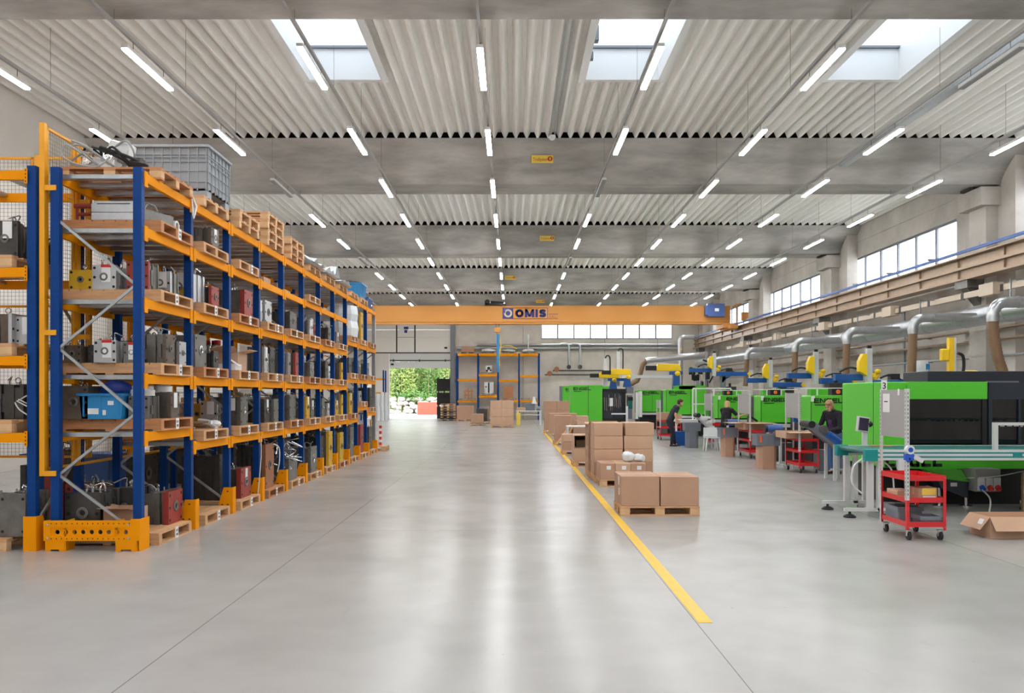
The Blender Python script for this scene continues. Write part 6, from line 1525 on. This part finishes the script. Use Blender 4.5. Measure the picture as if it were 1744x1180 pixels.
# short blue belt conveyors behind the columns
for i, (px, Y, L) in enumerate(((1330,20.4,.36),(1256,25.2,.36))):
    t = thing('short_conveyor','short conveyor with blue belt behind the %s' % ['closest cardboard column','farther cardboard column'][i],'conveyor',(PX(px,Y),Y+.6,0))
    z = .95; MB().cyl((-L*.45,0,z),(L*.6,0,z),.1,n=20).build('belt_drum','belt_blue',t); MB().cyl((-L*.62,0,z),(-L*.45,0,z),.105,n=20).build('drive_end','black',t); MB().cyl((L*.6,-.06,z-.12),(L*.72,-.06,z-.12),.13,n=20).cyl((L*.5,-.3,z-.16),(L*.56,-.3,z-.16),.12,n=18).build('wheel','rubber',t)
    for x in (-L*.4,L*.5): MB().box(x-.03,x+.03,-.03,.03,0,z-.1).box(x-.03,x+.03,-.3,.3,0,.05).build('leg','perforated',t)
# machine tables and frames in front of the green machines
def tframe(label, x0, x1, y, z0, z1, posts, extra=None):
    t = thing('frame', label, 'frame', (x0,y,0)); w = x1-x0
    for p in posts: MB().box(p*w-.025,p*w+.025,-.025,.025,0,z1).build('post','white_paint',t)
    MB().box(0,w,-.025,.025,z1,z1+.05).box(0,w,-.02,.02,z0,z0+.04).build('cross_bar','white_paint',t)
    return t
fr_ = tframe('white guard frame between the leaning man and the blond person', PX(1180,31), PX(1245,31), 31, 1.45, 2.03, (0,.08,.55,1))
MB().box(-.02,.32,-.04,-.03,1.3,2.03).build('clear_panel','glass',fr_)
t = thing('table','white conveyor table behind the leaning man','table',(PX(1150,30.5),30.5,0))
MB().box(0,.85,0,.6,.82,.9).build('table_top','robot_white',t); MB().box(.0,.85,-.02,-.002,.78,.86).build('side_rail','perforated',t)
for x in (.05,.78): MB().box(x-.03,x+.03,.05,.11,0,.82).build('leg','white_paint',t)
t = thing('machine_stand','grey stand with a white arm beside the large dark window','stand',(PX(1066,34),34,0))
MB().box(-.35,.35,-.3,.3,.55,.68).build('table_top','bin_grey',t)
for x in (-.3,.3): MB().box(x-.03,x+.03,-.25,.25,0,.55).build('leg','perforated',t)
MB().box(.0,.08,-.04,.04,.68,1.35).box(-.6,.0,-.03,.03,1.0,1.06).build('arm','robot_white',t)
for i, (px, Y, z) in enumerate(((1283,24.6,1.0),(1360,20.0,1.05))):
    t = thing('scan_gun','dark hand tool on a holder above the %s' % ['wide open carton','open flat carton'][i],'tool',(PX(px,Y),Y,0))
    MB().bar((-.1,0,z+.16),(.12,0,z+.02),.05,.06).box(-.14,-.08,-.03,.03,z+.1,z+.24).build('tool_body','black' if i == 0 else 'robot_blue',t); MB().box(-.12,-.09,.04,.07,0,z+.2).build('holder','perforated',t)
for i, (px, Y) in enumerate(((1160,29.6),(1330,22.6),(1412,19.7))):
    tag(MB().box(-.3,.3,-.2,.2,0,.5).cyl((-.1,-.22,.25),(-.1,-.2,.25),.12,n=14).build('drive_unit',['robot_blue','steel_dark','bin_grey'][i],loc=(PX(px,Y),Y,0)),'%s standing on the floor %s' % (['blue drive unit','dark drive unit','grey drive unit'][i],['behind the leaning man','behind the closest cardboard column','behind the inclined conveyor of the woman'][i]),'machine part')
# ================================================================ PEOPLE
def remesh(mb, name, m, vox, parent, smooth=6):
    o = mb.build(name+'_raw', m, None)
    r = o.modifiers.new('r','REMESH'); r.mode = 'VOXEL'; r.voxel_size = vox
    s = o.modifiers.new('s','SMOOTH'); s.iterations = smooth; s.factor = .5
    bpy.context.view_layer.update()
    me = bpy.data.meshes.new_from_object(o.evaluated_get(bpy.context.evaluated_depsgraph_get())); me.name = name
    bpy.data.objects.remove(o)
    me.polygons.foreach_set('use_smooth',[True]*len(me.polygons))
    if not me.materials: me.materials.append(MATS[m])
    return put(me, name, parent)
def cap(mb, p0, p1, r0, r1=None):
    r1 = r0 if r1 is None else r1; p0 = Vector(p0); p1 = Vector(p1)
    mb.cyl(p0,p1,r0,r1,n=14); mb.ell(p0,(r0,)*3,14,8); mb.ell(p1,(r1,)*3,14,8)
def hand(mb, w, d, side, curl=.5):
    """palm from wrist w along d, four unequal bent fingers and a thumb from the side"""
    w = Vector(w); d = Vector(d).normalized(); a = d.cross(Vector(side)).normalized(); s = a.cross(d).normalized()
    for q in range(4): cap(mb, w+s*(q-1.5)*.012, w+d*.085+s*(q-1.5)*.021, .015, .012)
    for q, L in enumerate((.068,.078,.072,.056)):
        b = w+d*.088+s*(q-1.5)*.022; k = b+(d*.9+a*.35*curl)*L*.5; e = k+(d*(.9-.5*curl)+a*(.4+.6*curl))*L*.5; cap(mb,b,k,.0095,.009); cap(mb,k,e,.009,.008)
    b = w+d*.03-s*.03; k = b+(d*.6-s*.7+a*.15).normalized()*.04; e = k+(d*.85-s*.25+a*.3).normalized()*.032; cap(mb,b,k,.013,.0105); cap(mb,k,e,.0105,.009)
def person(label, loc, rz, hip, chest, neck, head, tilt, arms, legs, hair, shirt, trousers, sleeve, female=False, cardigan=None, longhair=False):
    t = thing('person', label, 'person', loc, rz)
    hip, chest, neck, head = map(Vector,(hip,chest,neck,head)); b = MB(); sh = MB(); tr = MB()
    sw = .185 if female else .2
    ax = (chest-hip).normalized(); fwd = Vector((1,0,0)); fwd = (fwd-ax*fwd.dot(ax)).normalized()
    shl = [chest+ax*.12+Vector((0,s*sw,0)) for s in (-1,1)]
    # torso
    def slab(mb, e=0):
        for c, rx, ry in ((hip,.11,.165 if female else .155),(hip.lerp(chest,.4),.095,.135),(chest,.115,.17),(chest+ax*.1,.1,.165)): mb.ell(c,(rx+e,ry+e,.13),18,10)
        for p, q, r in ((hip,hip.lerp(chest,.5),.1),(hip.lerp(chest,.5),chest,.105)):
            for y in (-.06,.06): cap(mb,p+Vector((0,y,0)),q+Vector((0,y,0)),r+e)
        for s in shl: cap(mb, chest+ax*.13, s, .075+e, .062+e)
    slab(b,-.012); slab(sh,.008)
    cap(b, chest+ax*.16, neck, .058, .052); cap(b, neck, head-Vector((0,0,.04)), .052, .052)
    R = Matrix.Rotation(tilt,3,'Y')
    def H(x,y,z): return head+R@Vector((x,y,z))
    b.ell(H(-.01,0,.02),(.092,.074,.105),18,12,R); b.ell(H(.025,0,-.045),(.066,.058,.075),16,10,R); b.ell(H(.05,0,-.085),(.03,.03,.028),10,8,R)
    cap(b,H(.088,0,.01),H(.106,0,-.025),.009,.014); b.ell(H(.07,0,.035),(.022,.05,.014),10,6,R)
    for s in (-1,1): b.ell(H(-.012,s*.076,-.01),(.024,.012,.034),10,8,R)
    for (el, wr, hd), s0, s in zip(arms, shl, (-1,1)):
        el = Vector(el); wr = Vector(wr); cap(b,s0,el,.05,.04); cap(b,el,wr,.04,.027); hand(b,wr,Vector(hd),(0,0,1) if abs(Vector(hd).normalized().z) < .8 else (1,0,0))
        if sleeve == 'long': cap(sh,s0,el,.064,.055); cap(sh,el,el.lerp(wr,.92),.054,.042)
        else: cap(sh,s0,s0.lerp(el,.62),.064,.06)
    for (kn, an, toe), s in zip(legs,(-1,1)):
        h0 = hip+Vector((0,s*.085,-.03)); kn = Vector(kn); an = Vector(an); cap(b,h0,kn,.075,.05); cap(b,kn,an,.05,.035); cap(tr,h0,kn,.098,.068); cap(tr,kn,an+Vector((0,0,.03)),.068,.056)
        toe = Vector(toe); sm = MB(); cap(sm,an+Vector((-.04,0,-.045)),an+Vector((0,0,-.04)),.042,.046); f_ = (toe-an); f_.z = 0; cap(sm,an+Vector((0,0,-.045)),an+f_*.9+Vector((0,0,-.055)),.044,.034); cap(b,an,an+f_*.7+Vector((0,0,-.05)),.03,.022)
        sm.v = [(x,y,max(z,.0)) for x,y,z in sm.v]; remesh(sm,'shoe','shoe',.008,t,3)
    tr.ell(hip+Vector((0,0,-.01)),(.128,.178,.13),18,10)
    remesh(b,'body','skin',.0075,t,4); remesh(sh,'jacket' if cardigan else 'shirt',shirt,.011,t,6); remesh(tr,'trousers',trousers,.011,t,6)
    hb = MB(); hb.ell(H(-.028,0,.045),(.1,.086,.098),18,12,R); hb.ell(H(-.05,0,-.0),(.072,.082,.09),16,10,R); hb.ell(H(.045,0,.095),(.045,.062,.03),12,8,R)
    if longhair:
        for s in (-1,1): hb.ell(H(-.01,s*.072,-.03),(.045,.022,.075),12,8,R)
        hb.ell(H(-.06,0,-.05),(.05,.075,.075),12,8,R); hb.ell(H(.06,.03,.085),(.045,.05,.03),12,8,R)
    remesh(hb,'hair',hair,.009,t,4)
    for s in (-1,1): MB().ell(H(.083,s*.03,.012),(.008,.012,.007),10,6,R).build('eye','black',t)
    MB().ell(H(.086,0,-.058),(.008,.022,.006),10,6,R).build('mouth','mold_copper',t)
    if cardigan:
        m = MB(); 
        for z, w in ((.0,.05),(.1,.06),(.2,.055)): c = hip.lerp(chest,z*3.5+.2)+fwd*.118; m.ell(c,(.012,w,.1),12,8)
        m.build('inner_shirt',cardigan,t)
    return t
# man leaning to the right
person('man in a dark navy t-shirt and trousers leaning forward beside the cartons', (5.66,29.0,0), .12, (-.12,0,.9),(.06,0,1.25),(.17,0,1.43),(.27,0,1.53),.25,
       [((-.0,-.25,1.12),(.05,-.24,.9),(.12,0,-1)),((.05,.25,1.1),(.22,.2,.92),(.6,0,-.7))],[((-.05,-.1,.48),(-.08,-.1,.08),(.12,-.12,.02)),((.04,.1,.48),(.1,.12,.08),(.3,.12,.02))],
       'hair_brown','cloth_navy','cloth_navy','short')
# blond person seen from behind, reaching right
person('blond person in black seen from behind, reaching right to a carton', (6.98,26.9,0), .75, (-.02,0,.88),(.04,0,1.2),(.07,0,1.36),(.1,0,1.48),.15,
       [((.22,-.34,1.1),(.4,-.5,1.18),(.8,-.5,.2)),((.22,.22,1.02),(.45,.12,1.06),(1,-.3,.1))],[((.02,-.1,.46),(-.02,-.1,.08),(.18,-.12,.02)),((.03,.1,.46),(.0,.1,.08),(.2,.12,.02))],
       'hair_blond','cloth_black','cloth_black','short',True,None,True)
# woman with jacket at the inclined conveyor
person('woman with short blond hair in a dark jacket over purple, looking down at a conveyor', (7.32,18.75,0), math.pi+.55, (-.06,0,.92),(.02,0,1.27),(.07,0,1.44),(.15,0,1.555),.45,
       [((.12,-.28,1.06),(.34,-.2,.98),(.9,.3,-.3)),((.14,.27,1.06),(.36,.14,1.0),(.9,-.2,-.3))],[((-.02,-.1,.48),(-.06,-.1,.08),(.14,-.12,.02)),((-.02,.1,.48),(-.05,.1,.08),(.15,.12,.02))],
       'hair_dark_blond','cloth_black','denim','long',True,'cloth_purple',True)
